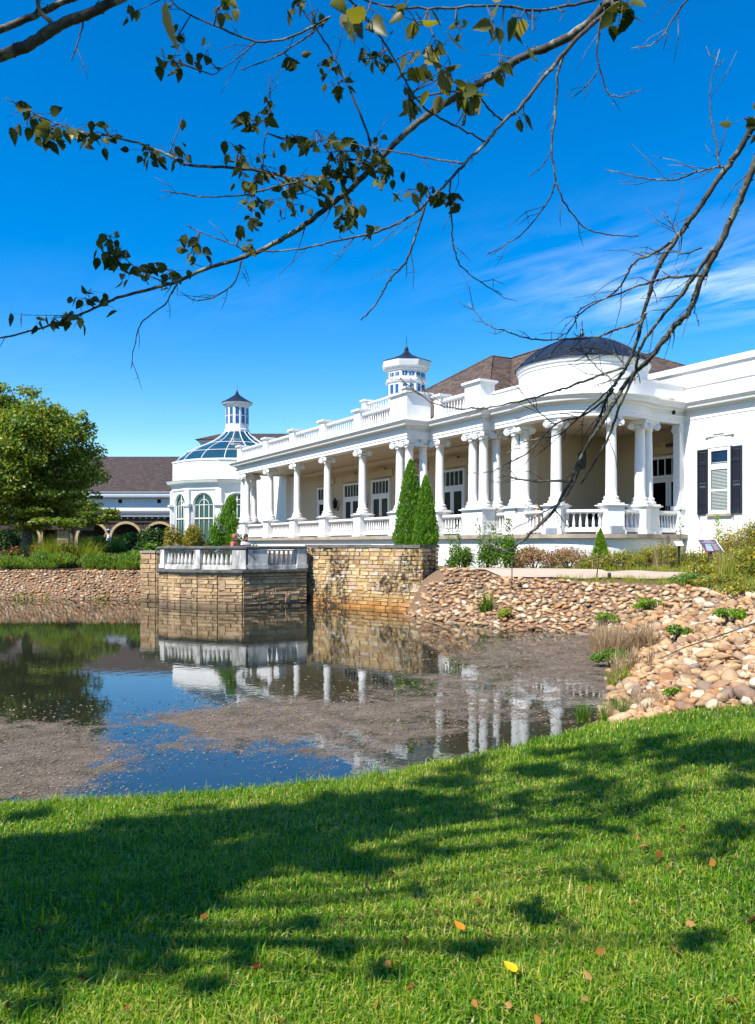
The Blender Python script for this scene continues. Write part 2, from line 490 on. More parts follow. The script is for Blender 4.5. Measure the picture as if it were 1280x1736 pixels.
xs = np.concatenate([[-1500, -700, -300, -150, -90, -60, -45, -35, -29, -25], np.arange(-22, 14.01, 0.25), [15, 17, 20, 26, 36, 60, 120, 300, 700, 1500]])
ys = np.concatenate([[-1200, -500, -200, -80, -40, -20, -12, -8, -6], np.arange(-4, 36.01, 0.25), [37, 39, 42, 46, 52, 60, 75, 100, 150, 300, 700, 1500]])
GX, GY = np.meshgrid(xs, ys)
GZ = H(GX, GY)
V = np.stack([GX.ravel(), GY.ravel(), GZ.ravel()], 1)
nx, ny = len(xs), len(ys)
ii, jj = np.meshgrid(np.arange(nx-1), np.arange(ny-1))
q = (jj*nx + ii).ravel()
F = np.stack([q, q+1, q+nx+1, q+nx], 1)
t = NT('ground_soil'); p = t.pos()
zone = t.n('ShaderNodeAttribute', attribute_name='rnd').outputs['Fac']
nz = t.noise(p, 6, 6, 0.7)
lawn_c = t.mix(nz, (0.012, 0.030, 0.004, 1), (0.045, 0.075, 0.012, 1))
earth_c = t.mix(t.noise(p, 14, 7, 0.7), (0.09, 0.05, 0.028, 1), (0.26, 0.16, 0.09, 1))
mulch_c = t.mix(t.noise(p, 25, 7, 0.75), (0.05, 0.025, 0.016, 1), (0.20, 0.10, 0.06, 1))
mead_c = t.mix(t.noise(p, 9, 6, 0.75), (0.035, 0.055, 0.01, 1), (0.16, 0.13, 0.05, 1))
c = t.mix(t.math('MINIMUM', zone, 1.0), lawn_c, earth_c)
c = t.mix(t.math('SUBTRACT', zone, 1.0, True), c, mulch_c)
c = t.mix(t.math('SUBTRACT', zone, 2.0, True), c, mead_c)
GROUND_M = t.done(t.pbr(c, 0.95, t.bump(t.noise(p, 30, 6, 0.75), 0.8, 0.04)))
D = shore_dist(GX, GY)
zone = np.where(lawn_w(GX, GY) > 0.5, 0.0, 1.0)
zone = np.where((lawn_w(GX, GY) < 0.5) & (D > 3.3) & (GX > -3), 3.0, zone)
zone = np.where((GX < -6) & (GY > 20) & (D > 1.7), 2.0, zone)
zone = np.where((GY > 45) | (np.abs(GX) > 30) | (GY < -5), 0.0, zone)
ground = link('ground', big_mesh('ground', V, F, GROUND_M, zone.ravel(), True))
tag(ground, kind='structure')

# pond: mirror water with drifting mats of brown scum
WX = np.arange(-40, 8.01, 0.2); WY = np.arange(4, 32.01, 0.2)
gx, gy = np.meshgrid(WX, WY)
def pix(x, y, z=0.0):
    return CX + FPX*x/y, YH + FPX*(CZ-z)/y
U_, V_ = pix(gx, gy)
def blob(u, v, ru, rv, a):
    return a*np.exp(-(((U_-u)/ru)**2 + ((V_-v)/rv)**2))
cov = (0.16 + blob(60, 1290, 150, 70, 0.75) + blob(-250, 1280, 260, 90, 0.6) + blob(560, 1215, 230, 38, 0.55) + blob(330, 1215, 170, 18, 0.35) + blob(800, 1175, 200, 50, 0.42)
       + blob(900, 1105, 190, 35, 0.62) + blob(1010, 1150, 90, 70, 0.35) + blob(560, 1270, 150, 26, 0.18) - blob(870, 1250, 160, 30, 0.06) + blob(330, 1290, 110, 12, 0.1) + blob(400, 1228, 240, 24, 0.30) + blob(430, 1268, 220, 22, 0.26)
       - blob(60, 1120, 150, 85, 0.35) - blob(400, 1100, 320, 60, 0.4) - blob(250, 1215, 60, 40, 0.25) - blob(280, 1325, 150, 25, 0.22) - blob(740, 1280, 90, 20, 0.15) - blob(420, 1040, 400, 40, 0.3))
cov = np.clip(cov, 0, 1)
wv = np.stack([gx.ravel(), gy.ravel(), np.zeros(gx.size)], 1)
wnx, wny = len(WX), len(WY)
ii, jj = np.meshgrid(np.arange(wnx-1), np.arange(wny-1)); q = (jj*wnx + ii).ravel()
t = NT('pond_water'); p = t.pos()
a = t.n('ShaderNodeAttribute', attribute_name='rnd').outputs['Fac']
n_big = t.noise(p, 0.9, 3, 0.6, 0.6)
n_mid = t.noise(p, 4.5, 5, 0.7, 0.5)
n_fine = t.noise(p, 32.0, 5, 0.75)
th = t.math('ADD', t.math('ADD', t.math('MULTIPLY', n_big, 0.8), t.math('MULTIPLY', n_mid, 0.75)), t.math('MULTIPLY', n_fine, 1.1))
m = t.math('SUBTRACT', t.math('ADD', t.math('MULTIPLY', a, 0.62), th), 1.645)
fac = t.rng(m, -0.02, 0.05)
mp = t.n('ShaderNodeMapping', {'Vector': p, 'Scale': (1, 1, 1)})
scol = t.ramp(t.noise(p, 38, 6, 0.8), [(0.25, (0.025, 0.02, 0.014)), (0.40, (0.10, 0.072, 0.058)), (0.51, (0.19, 0.14, 0.115)), (0.63, (0.18, 0.155, 0.065)), (0.8, (0.42, 0.35, 0.28))])
scol = t.mix(t.rng(t.noise(p, 1.6, 5, 0.7), 0.45, 0.7), scol, t.mix(0.6, scol, (0.05, 0.05, 0.012, 1)))
scol = t.n('ShaderNodeHueSaturation', {'Color': scol, 'Value': t.rng(t.noise(p, 3.1, 6, 0.75), 0.3, 0.7, 0.45, 1.1)}).outputs[0]
scum = t.pbr(scol, 0.8, t.bump(t.noise(p, 45, 6, 0.75), 0.8, 0.015), Specular_IOR_Level=0.2)
rip = t.bump(t.noise(p, 5.0, 3, 0.5), 0.05, 0.02)
wat = t.pbr(t.mix(t.noise(p, 0.5, 2), (0.010, 0.016, 0.010, 1), (0.022, 0.022, 0.012, 1)), 0.012, rip, IOR=1.85)
mx = t.n('ShaderNodeMixShader', {0: fac, 1: wat, 2: scum})
WATER_M = t.done(mx.outputs[0])
water = link('pond_water', big_mesh('pond_water', wv, np.stack([q, q+1, q+wnx+1, q+wnx], 1), WATER_M, cov.ravel(), True))
tag(water, kind='structure')

# floating bits: small leaves and twigs lying in the scum
def quads(P, A, B):
    """rhombi with centre P and half axes A, B"""
    n = len(P)
    V = np.stack([P-A, P+B, P+A, P-B], 1).reshape(-1, 3)
    F = np.arange(4*n).reshape(n, 4)
    return V, F
N = 60000
d0 = 6.4 + (26-6.4)*RNG.random(N)**1.7
u0 = RNG.uniform(-120, 1120, N)
x0 = (u0-CX)/FPX*d0
ui, vi = u0, YH + FPX*CZ/d0
cv = np.interp(np.arange(N), np.arange(N), np.zeros(N))
ix = np.clip(((x0+40)/0.2).astype(int), 0, wnx-1); iy = np.clip(((d0-4)/0.2).astype(int), 0, wny-1)
cv = cov[iy, ix]
keep = (RNG.random(N) < cv*0.85) & (shore_dist(x0, d0) < -0.05)
x0, d0 = x0[keep], d0[keep]; n = len(x0)
ang = RNG.uniform(0, 6.28, n); ln = RNG.uniform(0.006, 0.02, n)*np.clip(d0/8.5, 0.9, 2.2)
A = np.stack([np.cos(ang)*ln, np.sin(ang)*ln, RNG.uniform(-0.25, 0.25, n)*ln], 1)
B = np.stack([-np.sin(ang)*ln*0.5, np.cos(ang)*ln*0.5, RNG.uniform(-0.25, 0.25, n)*ln], 1)
Pp = np.stack([x0, d0, np.full(n, 0.012)], 1)
v_, f_ = quads(Pp, A, B)
FLECK = m_foliage('pond_flecks', [(0, (0.10, 0.07, 0.045)), (0.35, (0.22, 0.16, 0.10)), (0.6, (0.20, 0.19, 0.05)), (0.8, (0.30, 0.21, 0.17)), (1, (0.06, 0.05, 0.03))], 0.1)
o = link('floating_debris', big_mesh('floating_debris', v_, f_, FLECK, np.repeat(RNG.random(n), 4)))
tag(o, 'brown leaf bits and scum drifting on the pond', 'pond debris', kind='stuff')

# gravel walk between the bank and the planting bed
PNEAR = np.array([(2.0, 26.05), (2.7, 25.45), (3.88, 24.6), (4.64, 23.95), (6.04, 23.05), (7.44, 22.4), (9.0, 21.85), (12, 20.9), (26, 17)])
PFAR = np.array([(2.0, 26.75), (3.16, 26.65), (4.6, 26.5), (5.6, 26.1), (6.72, 25.3), (8.07, 24.4), (9.1, 23.7), (12, 22.4), (26, 19)])
def path_y(x): return np.interp(x, PNEAR[:, 0], PNEAR[:, 1]), np.interp(x, PFAR[:, 0], PFAR[:, 1])
px_ = np.linspace(2.15, 9.7, 60); rows = np.linspace(0, 1, 9)
pv = []
for r_ in rows:
    for x in px_:
        a_, b_ = path_y(x)
        y = a_ + (b_-a_)*r_ + 0.06*math.sin(2.3*x)*(1 if r_ in (0, 1) else 0)
        pv.append((x, y, 0))
pv = np.array(pv); pv[:, 2] = H(pv[:, 0], pv[:, 1]) + 0.05
n_ = len(px_); ii, jj = np.meshgrid(np.arange(n_-1), np.arange(len(rows)-1)); q = (jj*n_+ii).ravel()
PATH_M = m_plain('path_fines', (0.40, 0.30, 0.23), 0.9, 0.12, 2.5, bump=0.3)
o = link('garden_path', big_mesh('garden_path', pv, np.stack([q, q+1, q+n_+1, q+n_], 1), PATH_M, None, True)); tag(o, kind='structure')

# ------------------------------------------------------------------ stone terrace walls
def unit_stone(seed):
    rr = random.Random(seed)
    j = lambda a: rr.uniform(-a, a)
    vs = []
    for y, ins in ((0.5, 0.0), (-0.32, 0.0), (-0.5, 0.05)):
        for a, b in ((-1,-1),(1,-1),(1,1),(-1,1)):
            vs.append((a*(0.5-ins) + j(0.012), y + (j(0.1) if ins else 0), b*(0.5-ins*1.6) + j(0.02)))
    fs = [(8,9,10,11)]
    for k in (0, 4):
        for i in range(4): fs.append((k+i, k+(i+1)%4, k+4+(i+1)%4, k+4+i))
    mb = MB().add(vs, fs)
    return mb
STONES = {}
def stone_meshes(mat):
    if mat.name not in STONES:
        STONES[mat.name] = [unit_stone(i).mesh('stone', mat) for i in range(6)]
    return STONES[mat.name]
def resample(path, step=0.05):
    P = [Vector(p) for p in path]; out = []; s0 = 0
    for a, b in zip(P[:-1], P[1:]):
        out.append((s0, a, b)); s0 += (b-a).length
    return out, s0
def along(segs, s):
    for s0, a, b in segs:
        L = (b-a).length
        if s <= s0+L+1e-6: return a + (b-a)*((s-s0)/L), (b-a).normalized()
    s0, a, b = segs[-1]
    return b.copy(), (b-a).normalized()
def stone_face(parent, path, z0, z1, mat, course=(0.12, 0.2), width=(0.22, 0.6), ends=True, rs=1):
    """coursed stones on the right-hand side of the plan path, each its own object; parent's origin is the world origin"""
    rr = random.Random(rs); ms = stone_meshes(mat)
    segs, L = resample(path); cnt = 0
    corners = [s0 for s0, _, _ in segs][1:]
    z = z0
    while z < z1-0.03:
        h = rr.uniform(*course)
        if z1-(z+h) < 0.08: h = z1-z
        s = 0.0
        while s < L-0.02:
            wd = rr.uniform(*width)*(1.25 if h < 0.14 else 1.0)
            e = s+wd
            for cnr in corners + [L]:
                if s < cnr-0.02 and (e > cnr-0.12) : e = cnr; break
            wd = e-s
            p, d = along(segs, s+wd/2)
            nrm = Vector((d.y, -d.x))
            proud = rr.uniform(0.0, 0.018)
            hh = h
            c = p + nrm*(proud - 0.06)
            o = link('stone', rr.choice(ms), parent, (c.x, c.y, z+hh/2), (0, 0, math.atan2(d.y, d.x)), (wd-0.014, 0.16, hh-0.014))
            cnt += 1
            s = e
        z += h
    return cnt

def jumpers(parent, path, z0, z1, mat, n, rs):
    rr = random.Random(rs); segs, L = resample(path); ms = stone_meshes(mat)
    for i in range(n):
        p, d = along(segs, L*(i+rr.uniform(0.2, 0.8))/n); nrm = Vector((d.y, -d.x)); c = p + nrm*(0.022-0.06)
        h = rr.uniform(0.24, 0.36); link('stone', rr.choice(ms), parent, (c.x, c.y, rr.uniform(z0+h/2, z1-h/2)), (0, 0, math.atan2(d.y, d.x)), (rr.uniform(0.12, 0.24), 0.16, h))

# ochre wall (planter) and return
W0, W1, W2 = (-2.62, 28.7), (1.42, 25.55), (2.05, 26.6)
wall = empty('stone_wall', (0, 0, 0))
tag(wall, 'ochre coursed stone wall with black stains rising straight out of the pond', 'wall')
core = [(-2.62, 28.78), (1.42, 25.64), (1.98, 26.6), (1.2, 29.6), (-1.2, 31.0)]
MB().prism(core, -0.8, 2.06).build('wall_core', MORTAR, wall)
stone_face(wall, [W0, W1, W2], -0.12, 2.06, WALLSTONE, (0.085, 0.18), (0.16, 0.5), rs=3)
jumpers(wall, [W0, W1], 0.1, 1.9, WALLSTONE, 16, 5)
# coping slabs
def copings(parent, path, z0, z1, wdt, mat, length=(0.7, 1.1), out=0.06, name='coping_slab', rs=1):
    rr = random.Random(rs); segs, L = resample(path)
    for s0, a, b in segs:
        l = (b-a).length; s = 0
        d = (b-a).normalized(); nrm = Vector((d.y, -d.x))
        while s < l-0.01:
            e = min(l, s+rr.uniform(*length))
            if l-e < 0.3: e = l
            c = a + d*((s+e)/2) + nrm*(out-wdt/2)
            MB().obox(c, d, (e-s)/2-0.004, wdt/2, z0 + rr.uniform(-0.004, 0.004), z1 + rr.uniform(-0.006, 0.006)).build(name, mat, parent)
            s = e
copings(wall, [W0, W1], 2.065, 2.17, 0.45, DARKCAP, rs=5)
copings(wall, [(W1[0]+0.03, W1[1]+0.12), W2], 2.062, 2.165, 0.42, DARKCAP, rs=6)
MB().prism([(-2.2, 28.9), (1.2, 26.25), (1.65, 26.75), (1.1, 29.4), (-1.0, 30.6)], 2.0, 2.08).build('planter_soil', MORTAR, wall)

# balcony over the pond
BL = [(-7.84, 28.3), (-7.45, 27.95), (-6.9, 27.6), (-6.25, 27.3), (-5.5, 27.07), (-4.62, 26.92)]
BR = (-2.55, 28.25)
bal = empty('terrace_wall', (0, 0, 0))
tag(bal, 'tan stone terrace wall with a curved front standing in the pond', 'wall')
bcore = [(-7.95, 31.0), (-7.80, 28.36)] + [(x+0.03, y+0.06) for x, y in BL[1:-1]] + [(-4.6, 27.0), (-2.6, 28.32), (-2.6, 31.0)]
MB().prism(bcore, -0.8, 1.18).build('wall_core', MORTAR, bal)
stone_face(bal, [(-7.92, 30.4)] + BL + [BR], -0.12, 1.18, BALSTONE, (0.085, 0.17), (0.2, 0.6), rs=8)
jumpers(bal, BL + [BR], 0.05, 1.0, BALSTONE, 5, 6)
MB().sweep([(-7.92, 30.4)] + BL + [BR], [(-0.5, 1.182), (0.1, 1.182), (0.12, 1.22), (0.12, 1.30), (-0.5, 1.33)]).build('coping', DARKCAP, bal)
MB().prism([(-7.9, 31.2), (-7.3, 28.4), (-6.1, 27.75), (-4.65, 27.4), (-2.7, 28.65), (-1.9, 30.6), (-3.0, 31.6)], 1.19, 1.31).build('paving', LEDGE, bal)

def baluster_mesh(name, h, r, mat, square=True, n=10):
    prof = [(0.55, 0), (0.55, .06), (0.8, .09), (1.0, .2), (0.98, .3), (0.8, .45), (0.6, .62), (0.5, .78), (0.62, .82), (0.62, .86), (0.5, .9), (0.5, 1.0)]
    mb = MB().lathe([(a*r, b*h) for a, b in prof], n)
    if square:
        mb.box(-r, r, -r, r, -0.0005, 0.07*h); mb.box(-r, r, -r, r, 0.93*h, h+0.0005)
    return mb.mesh(name, mat)

tb = empty('terrace_balustrade', (0, 0, 0))
tag(tb, 'weathered grey balustrade with blackened cap around the pond terrace', 'balustrade')
PATHB = [(x+0.10, y+0.18) for x, y in BL]
segsB, LB = resample(PATHB)
BAL_BIG = baluster_mesh('baluster', 0.55, 0.075, CONC)
ZB = 1.335
def balus_run(parent, segs, s0, s1, mesh, z, spacing):
    n = max(1, int((s1-s0)/spacing)); st = (s1-s0)/n
    for i in range(n):
        p, d = along(segs, s0+st*(i+0.5))
        link('baluster', mesh, parent, (p.x, p.y, z), (0, 0, math.atan2(d.y, d.x)))
def post(parent, p, d, hx, hy, z0, z1, mat, name='pedestal'):
    mb = MB()
    mb.obox(p, d, hx+0.03, hy+0.03, z0, z0+0.14)
    mb.obox(p, d, hx, hy, z0+0.142, z1)
    return mb.build(name, mat, parent)
MB().sweep(PATHB, [(-0.13, ZB-0.03), (0.13, ZB-0.03), (0.13, ZB+0.095), (-0.13, ZB+0.1)]).build('plinth', CONC, tb)
MB().sweep([(PATHB[0][0]-0.1, PATHB[0][1]+0.15)] + PATHB + [(PATHB[-1][0]+0.05, PATHB[-1][1])], [(-0.16, 2.0), (0.15, 2.0), (0.18, 2.04), (0.18, 2.10), (-0.16, 2.12)]).build('cap_rail', DARKCAP, tb)
balus_run(tb, segsB, 0.25, LB*0.47, BAL_BIG, ZB+0.1, 0.165)
balus_run(tb, segsB, LB*0.47+0.26, LB-0.45, BAL_BIG, ZB+0.1, 0.165)
for s, hx in ((0.1, 0.13), (LB*0.47+0.13, 0.12), (LB-0.22, 0.24)):
    p, d = along(segsB, s); post(tb, p, d, hx, 0.14, ZB, 2.0, CONC)
PB2 = [(-4.52, 27.15), (-2.62, 28.36)]
segs2, L2 = resample(PB2)
MB().sweep([PB2[0], PB2[1]], [(-0.13, ZB-0.03), (0.13, ZB-0.03), (0.13, ZB+0.095), (-0.13, ZB+0.1)]).build('plinth', CONC, tb)
MB().sweep([(PB2[0][0]-0.05, PB2[0][1]-0.03), PB2[1]], [(-0.15, 2.004), (0.15, 2.004), (0.18, 2.044), (0.18, 2.105), (-0.15, 2.124)]).build('cap_rail', DARKCAP, tb)
balus_run(tb, segs2, 0.78, L2-0.38, BAL_BIG, ZB+0.1, 0.165)
for s, hx in ((0.36, 0.36), (L2-0.18, 0.19)):
    p, d = along(segs2, s); post(tb, p, d, hx, 0.145, ZB, 2.0, CONC)

# stone pier at the far end of the terrace
pier = empty('stone_pier', (0, 0, 0))
tag(pier, 'short tan stone pier between the left rock bank and the curved balustrade', 'pier')
pp = [(-9.35, 32.0), (-9.2, 30.6), (-8.55, 30.35), (-8.0, 30.55)]
MB().prism([(-9.3, 32.0), (-9.14, 30.66), (-8.55, 30.42), (-7.9, 30.62), (-7.9, 32.2)], -0.6, 1.84).build('wall_core', MORTAR, pier)
stone_face(pier, pp, -0.1, 1.84, BALSTONE, width=(0.25, 0.55), rs=9)
copings(pier, pp, 1.842, 1.93, 0.5, LEDGE, rs=4)

# ------------------------------------------------------------------ rock banks
def rock_variant(seed, sub=2):
    rr = np.random.default_rng(seed)
    bm = bmesh.new(); bmesh.ops.create_icosphere(bm, subdivisions=sub, radius=1.0)
    V = np.array([v.co[:] for v in bm.verts]); F = np.array([[v.index for v in f.verts] for f in bm.faces]); bm.free()
    r = np.ones(len(V))
    for k in range(5):
        d = rr.normal(size=3); d /= np.linalg.norm(d)
        r += 0.13*np.cos(rr.uniform(1.5, 4)*(V@d) + rr.uniform(0, 6))
    for k in range(11):          # worn flats
        d = rr.normal(size=3); d /= np.linalg.norm(d); h = rr.uniform(0.5, 0.85)
        pr = (V*r[:, None])@d; r = np.where(pr > h, r*h/np.maximum(pr, 1e-6), r)
    return V*r[:, None]*np.array([1.0, rr.uniform(0.62, 0.85), rr.uniform(0.34, 0.52)]), F
def rand_rot(n, tilt=0.5):
    yaw = RNG.uniform(0, 6.283, n); pt = RNG.normal(0, tilt*0.6, n); rl = RNG.normal(0, tilt*0.6, n)
    return np.stack([rl, pt, yaw], 1)
def place_rocks(cands, rmin):
    """greedy spacing on a hash grid; cands (x, y, r)"""
    grid = {}; out = []
    for x, y, r in cands:
        gx_, gy_ = int(x//0.35), int(y//0.35); ok = True
        for a in (-1, 0, 1):
            for b in (-1, 0, 1):
                for (X, Y, Rr) in grid.get((gx_+a, gy_+b), ()):
                    if (X-x)**2+(Y-y)**2 < (rmin*(r+Rr))**2: ok = False; break
                if not ok: break
            if not ok: break
        if ok:
            grid.setdefault((gx_, gy_), []).append((x, y, r)); out.append((x, y, r))
    return np.array(out)
def euler_mats(E):
    cx, sx = np.cos(E[:, 0]), np.sin(E[:, 0]); cy, sy = np.cos(E[:, 1]), np.sin(E[:, 1]); cz, sz = np.cos(E[:, 2]), np.sin(E[:, 2])
    M = np.empty((len(E), 3, 3))
    M[:, 0, 0] = cy*cz; M[:, 0, 1] = sx*sy*cz-cx*sz; M[:, 0, 2] = cx*sy*cz+sx*sz
    M[:, 1, 0] = cy*sz; M[:, 1, 1] = sx*sy*sz+cx*cz; M[:, 1, 2] = cx*sy*sz-sx*cz
    M[:, 2, 0] = -sy;   M[:, 2, 1] = sx*cy;          M[:, 2, 2] = cx*cy
    return M
def rock_mass(name, L, parent, sub, seed):
    Vs, Fs, Rn = [], [], []; b = 0
    E = rand_rot(len(L)); M = euler_mats(E)
    variants = [rock_variant(seed+i, sub) for i in range(8)]
    z = H(L[:, 0], L[:, 1])
    for i, (x, y, r) in enumerate(L):
        v, f = variants[i % 8]
        w = (v*r)@M[i].T + np.array([x, y, z[i] + r*0.22])
        Vs.append(w); Fs.append(f+b); Rn.append(np.full(len(w), RNG.random())); b += len(w)
    o = link(name, big_mesh(name, np.concatenate(Vs), np.concatenate(Fs), ROCK, np.concatenate(Rn), True), parent)
    return o
# right bank
NC = 70000
cx_ = RNG.uniform(0.6, 12, NC); cy_ = RNG.uniform(6.0, 26, NC)
dd = shore_dist(cx_, cy_); lw = lawn_w(cx_, cy_)
ylo, _ = path_y(cx_)
rad = np.clip(RNG.lognormal(math.log(0.080), 0.38, NC), 0.035, 0.19)
rad = np.clip(rad*np.where(cy_ > 15, 1.3, 0.95), 0.035, 0.2)
lim = 3.1 + 0.5*np.sin(1.3*cx_+0.7*cy_) + 3.5*(cy_ < 13)
inwall = ((cx_ < 2.1) & (cy_ > 25.2-0.2*cx_)) | ((cx_ < 1.35) & (cy_ > 25.0))
ok = (dd > -0.3) & (dd < lim) & (lw < 0.4) & (cy_ < ylo-0.1) & ~inwall
ok &= ~((np.hypot((cx_-4.95)/0.55, (cy_-15.3)/1.1) < 1) & (RNG.random(NC) < 0.75))
L = np.stack([cx_, cy_, rad], 1)[ok]
L = L[np.argsort(-L[:, 2] + RNG.normal(0, 0.03, len(L)))]
L = place_rocks(L, 0.5)
scr = L[:, 2]/L[:, 1]*((np.abs(L[:, 0]/L[:, 1]) < 0.5)*1.0 + 0.05)
order = np.argsort(-scr)
bank = empty('rock_bank', (0, 0, 0)); tag(bank, 'bank of loose rounded tan river rocks between the path and the lawn', 'rock bank', kind='structure')
del bank['category']; del bank['label']
ROCKS = [big_mesh('rock', *rock_variant(50+i, 2), ROCK, None, True) for i in range(10)]
big = L[order[:290]]; zz = H(big[:, 0], big[:, 1]); E = rand_rot(len(big))
for i, (x, y, r) in enumerate(big):
    link('rock', ROCKS[i % 10], bank, (x, y, zz[i] + r*0.22), tuple(E[i]), (r*1.05, r*1.05, r*1.05))
rest = L[order[290:]]
o = rock_mass('small_rocks', rest[rest[:, 1] < 15], bank, 2, 80); o['kind'] = 'stuff'
o = rock_mass('small_rocks', rest[rest[:, 1] >= 15], bank, 1, 80); o['kind'] = 'stuff'
# left bank
NC = 26000
cx_ = RNG.uniform(-22, -8.7, NC); cy_ = RNG.uniform(30, 36, NC); dd = shore_dist(cx_, cy_)
rad = np.clip(RNG.lognormal(math.log(0.10), 0.32, NC), 0.05, 0.19)
ok = (dd > -0.2) & (dd < 2.0 + 0.15*np.sin(2*cx_)) & ((cx_ < -9.2) | (cy_ < 30.8))
L2_ = place_rocks(np.stack([cx_, cy_, rad], 1)[ok], 0.5)
bank2 = empty('far_rock_bank', (0, 0, 0)); bank2['kind'] = 'structure'
o = rock_mass('small_rocks', L2_, bank2, 1, 120); o['kind'] = 'stuff'
print('rocks', len(L), len(L2_))
# ------------------------------------------------------------------ white colonnaded hall (local s to the right along the front, t inward)
ORG = (1.24, 33.1); TH = math.atan2(-0.863, 0.505)
hall = empty('colonnaded_hall', (ORG[0], ORG[1], 0), TH)
tag(hall, 'long white colonnaded hall with rotunda porch, balustraded roof and brown hip roof', 'building')
ZF = 2.55                                             # porch floor
RC, RR = (6.14, 3.95), 2.55                           # rotunda centre and face radius
def rot_pt(phi, r):
    a = R(phi); return (RC[0] + r*math.sin(a), RC[1] - r*math.cos(a))
def arc(p0, p1, r, n=24): return [rot_pt(p0 + (p1-p0)*i/n, r) for i in range(n+1)]
E_ = -20.45
OUT = [(E_, 4.0), (E_, 0), (0, 0), (0, 1.15), (3.65, 1.15), (3.65, 1.55), (5.35, 1.55)]
OUT_R = [(8.43, 5.0), (8.43, 6.87), (24, 6.87)]
ring_e = arc(-21, 116, RR, 36)

# floor slab and foundation
fpoly = [(E_-0.1, 4.5), (E_-0.1, -0.12), (0.12, -0.12), (0.12, 1.03), (3.77, 1.03), (3.77, 1.43)] + arc(-19, 112, RR+0.12, 24) + [(8.6, 6.9), (8.4, 8.1), (3.0, 8.1), (3.0, 4.5)]
MB().prism(fpoly, 2.40, ZF).build('porch_floor', LEDGE, hall)
def inset(poly, c, k): return [(x + (0.16 if x < c[0] else -0.16)*0 , y) for x, y in poly]
gpoly = [(E_+0.05, 4.5), (E_+0.05, 0.05), (-0.05, 0.05), (-0.05, 1.2), (3.6, 1.2), (3.6, 1.6)] + arc(-19, 112, RR-0.05, 24) + [(8.4, 6.9), (8.3, 8.0), (3.0, 8.0), (3.0, 4.5)]
MB().prism(gpoly, 0.8, 2.396).build('foundation', BRICK_WHITE, hall)

# walls
wl = MB()
wl.box(E_+0.6, 3.438, 3.9, 4.3, ZF+0.002, 7.3)
wl.box(3.44, 3.744, 3.88, 7.9, ZF+0.002, 7.3)
wl.box(3.44, 8.6, 7.9, 8.2, ZF+0.002, 7.3)
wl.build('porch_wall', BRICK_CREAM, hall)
MB().box(8.43, 24, 6.87, 16, 0.9, 6.64).build('wall', BRICK_WHITE, hall)
MB().box(5.0, 24, 6.95, 16, 7.36, 8.6).build('attic_wall', WHITE, hall)
MB().box(4.9, 24.1, 6.86, 7.2, 8.602, 8.82).box(4.9, 24.1, 6.90, 7.2, 8.0, 8.03).build('parapet_coping', WHITE_TRIM, hall)
MB().box(8.1, 8.38, 4.2, 6.948, 7.38, 8.05).box(8.06, 8.42, 4.2, 6.946, 8.052, 8.14).build('attic_return', WHITE, hall)
MB().box(E_+0.5, 3.4, 4.31, 14, ZF, 7.3).build('hall_body', WHITE, hall)
# link toward the conservatory
MB().box(-27.2, E_+0.58, 3.2, 8.0, 1.5, 7.9).build('link_wall', WHITE, hall)

# ceiling and porch roof deck
cpoly = [(E_+0.3, 3.95), (E_+0.3, 0.3), (-0.3, 0.3), (-0.3, 1.45), (3.4, 1.45), (3.4, 1.9)] + arc(-17, 112, RR-0.35, 16) + [(8.1, 7.95), (3.8, 7.95), (3.8, 3.95)]
MB().prism(cpoly, 6.74, 6.8).build('ceiling', CEIL, hall)
cm = MB()
for tt in (1.1, 2.2, 3.2): cm.box(E_+0.4, -0.4, tt-0.012, tt+0.012, 6.732, 6.739)
cm.build('ceiling_board', CEIL, hall)
cr = MB().sweep([(E_+0.65, 3.898), (3.43, 3.898)], [(0.0, 6.45), (0.03, 6.45), (0.06, 6.55), (0.14, 6.66), (0.14, 6.735), (0.0, 6.735)])
cr.build('crown_moulding', CEIL, hall)
rpoly = [(E_+0.1, 4.0), (E_+0.1, 0.1), (-0.1, 0.1), (-0.1, 1.25), (3.55, 1.25), (3.55, 1.65)] + arc(-19, 112, RR-0.12, 20) + [(8.3, 7.9), (E_+0.1, 7.9)]
MB().prism(rpoly, 7.28, 7.37).build('roof_deck', LEDGE, hall)

# entablature
ENT = [(0, 6.65), (0, 6.76), (0.025, 6.78), (0.025, 6.90), (0.06, 6.92), (0.06, 6.95), (0.0, 6.96), (0.0, 7.08), (0.05, 7.10), (0.09, 7.16), (0.28, 7.18), (0.30, 7.25), (0.36, 7.31), (0.40, 7.36), (0.40, 7.385), (-0.5, 7.40), (-0.5, 6.652)]
MB().sweep(OUT, ENT).build('entablature', WHITE_TRIM, hall)
MB().sweep(ring_e, [(o*1.0, z+0.004) for o, z in ENT]).build('rotunda_entablature', WHITE_TRIM, hall)
ENT_R = [(o+0.002, z) for o, z in ENT[:-2]] + [(-0.3, 7.40), (-0.3, 6.652)]
MB().sweep(OUT_R, ENT_R).build('entablature', WHITE_TRIM, hall)

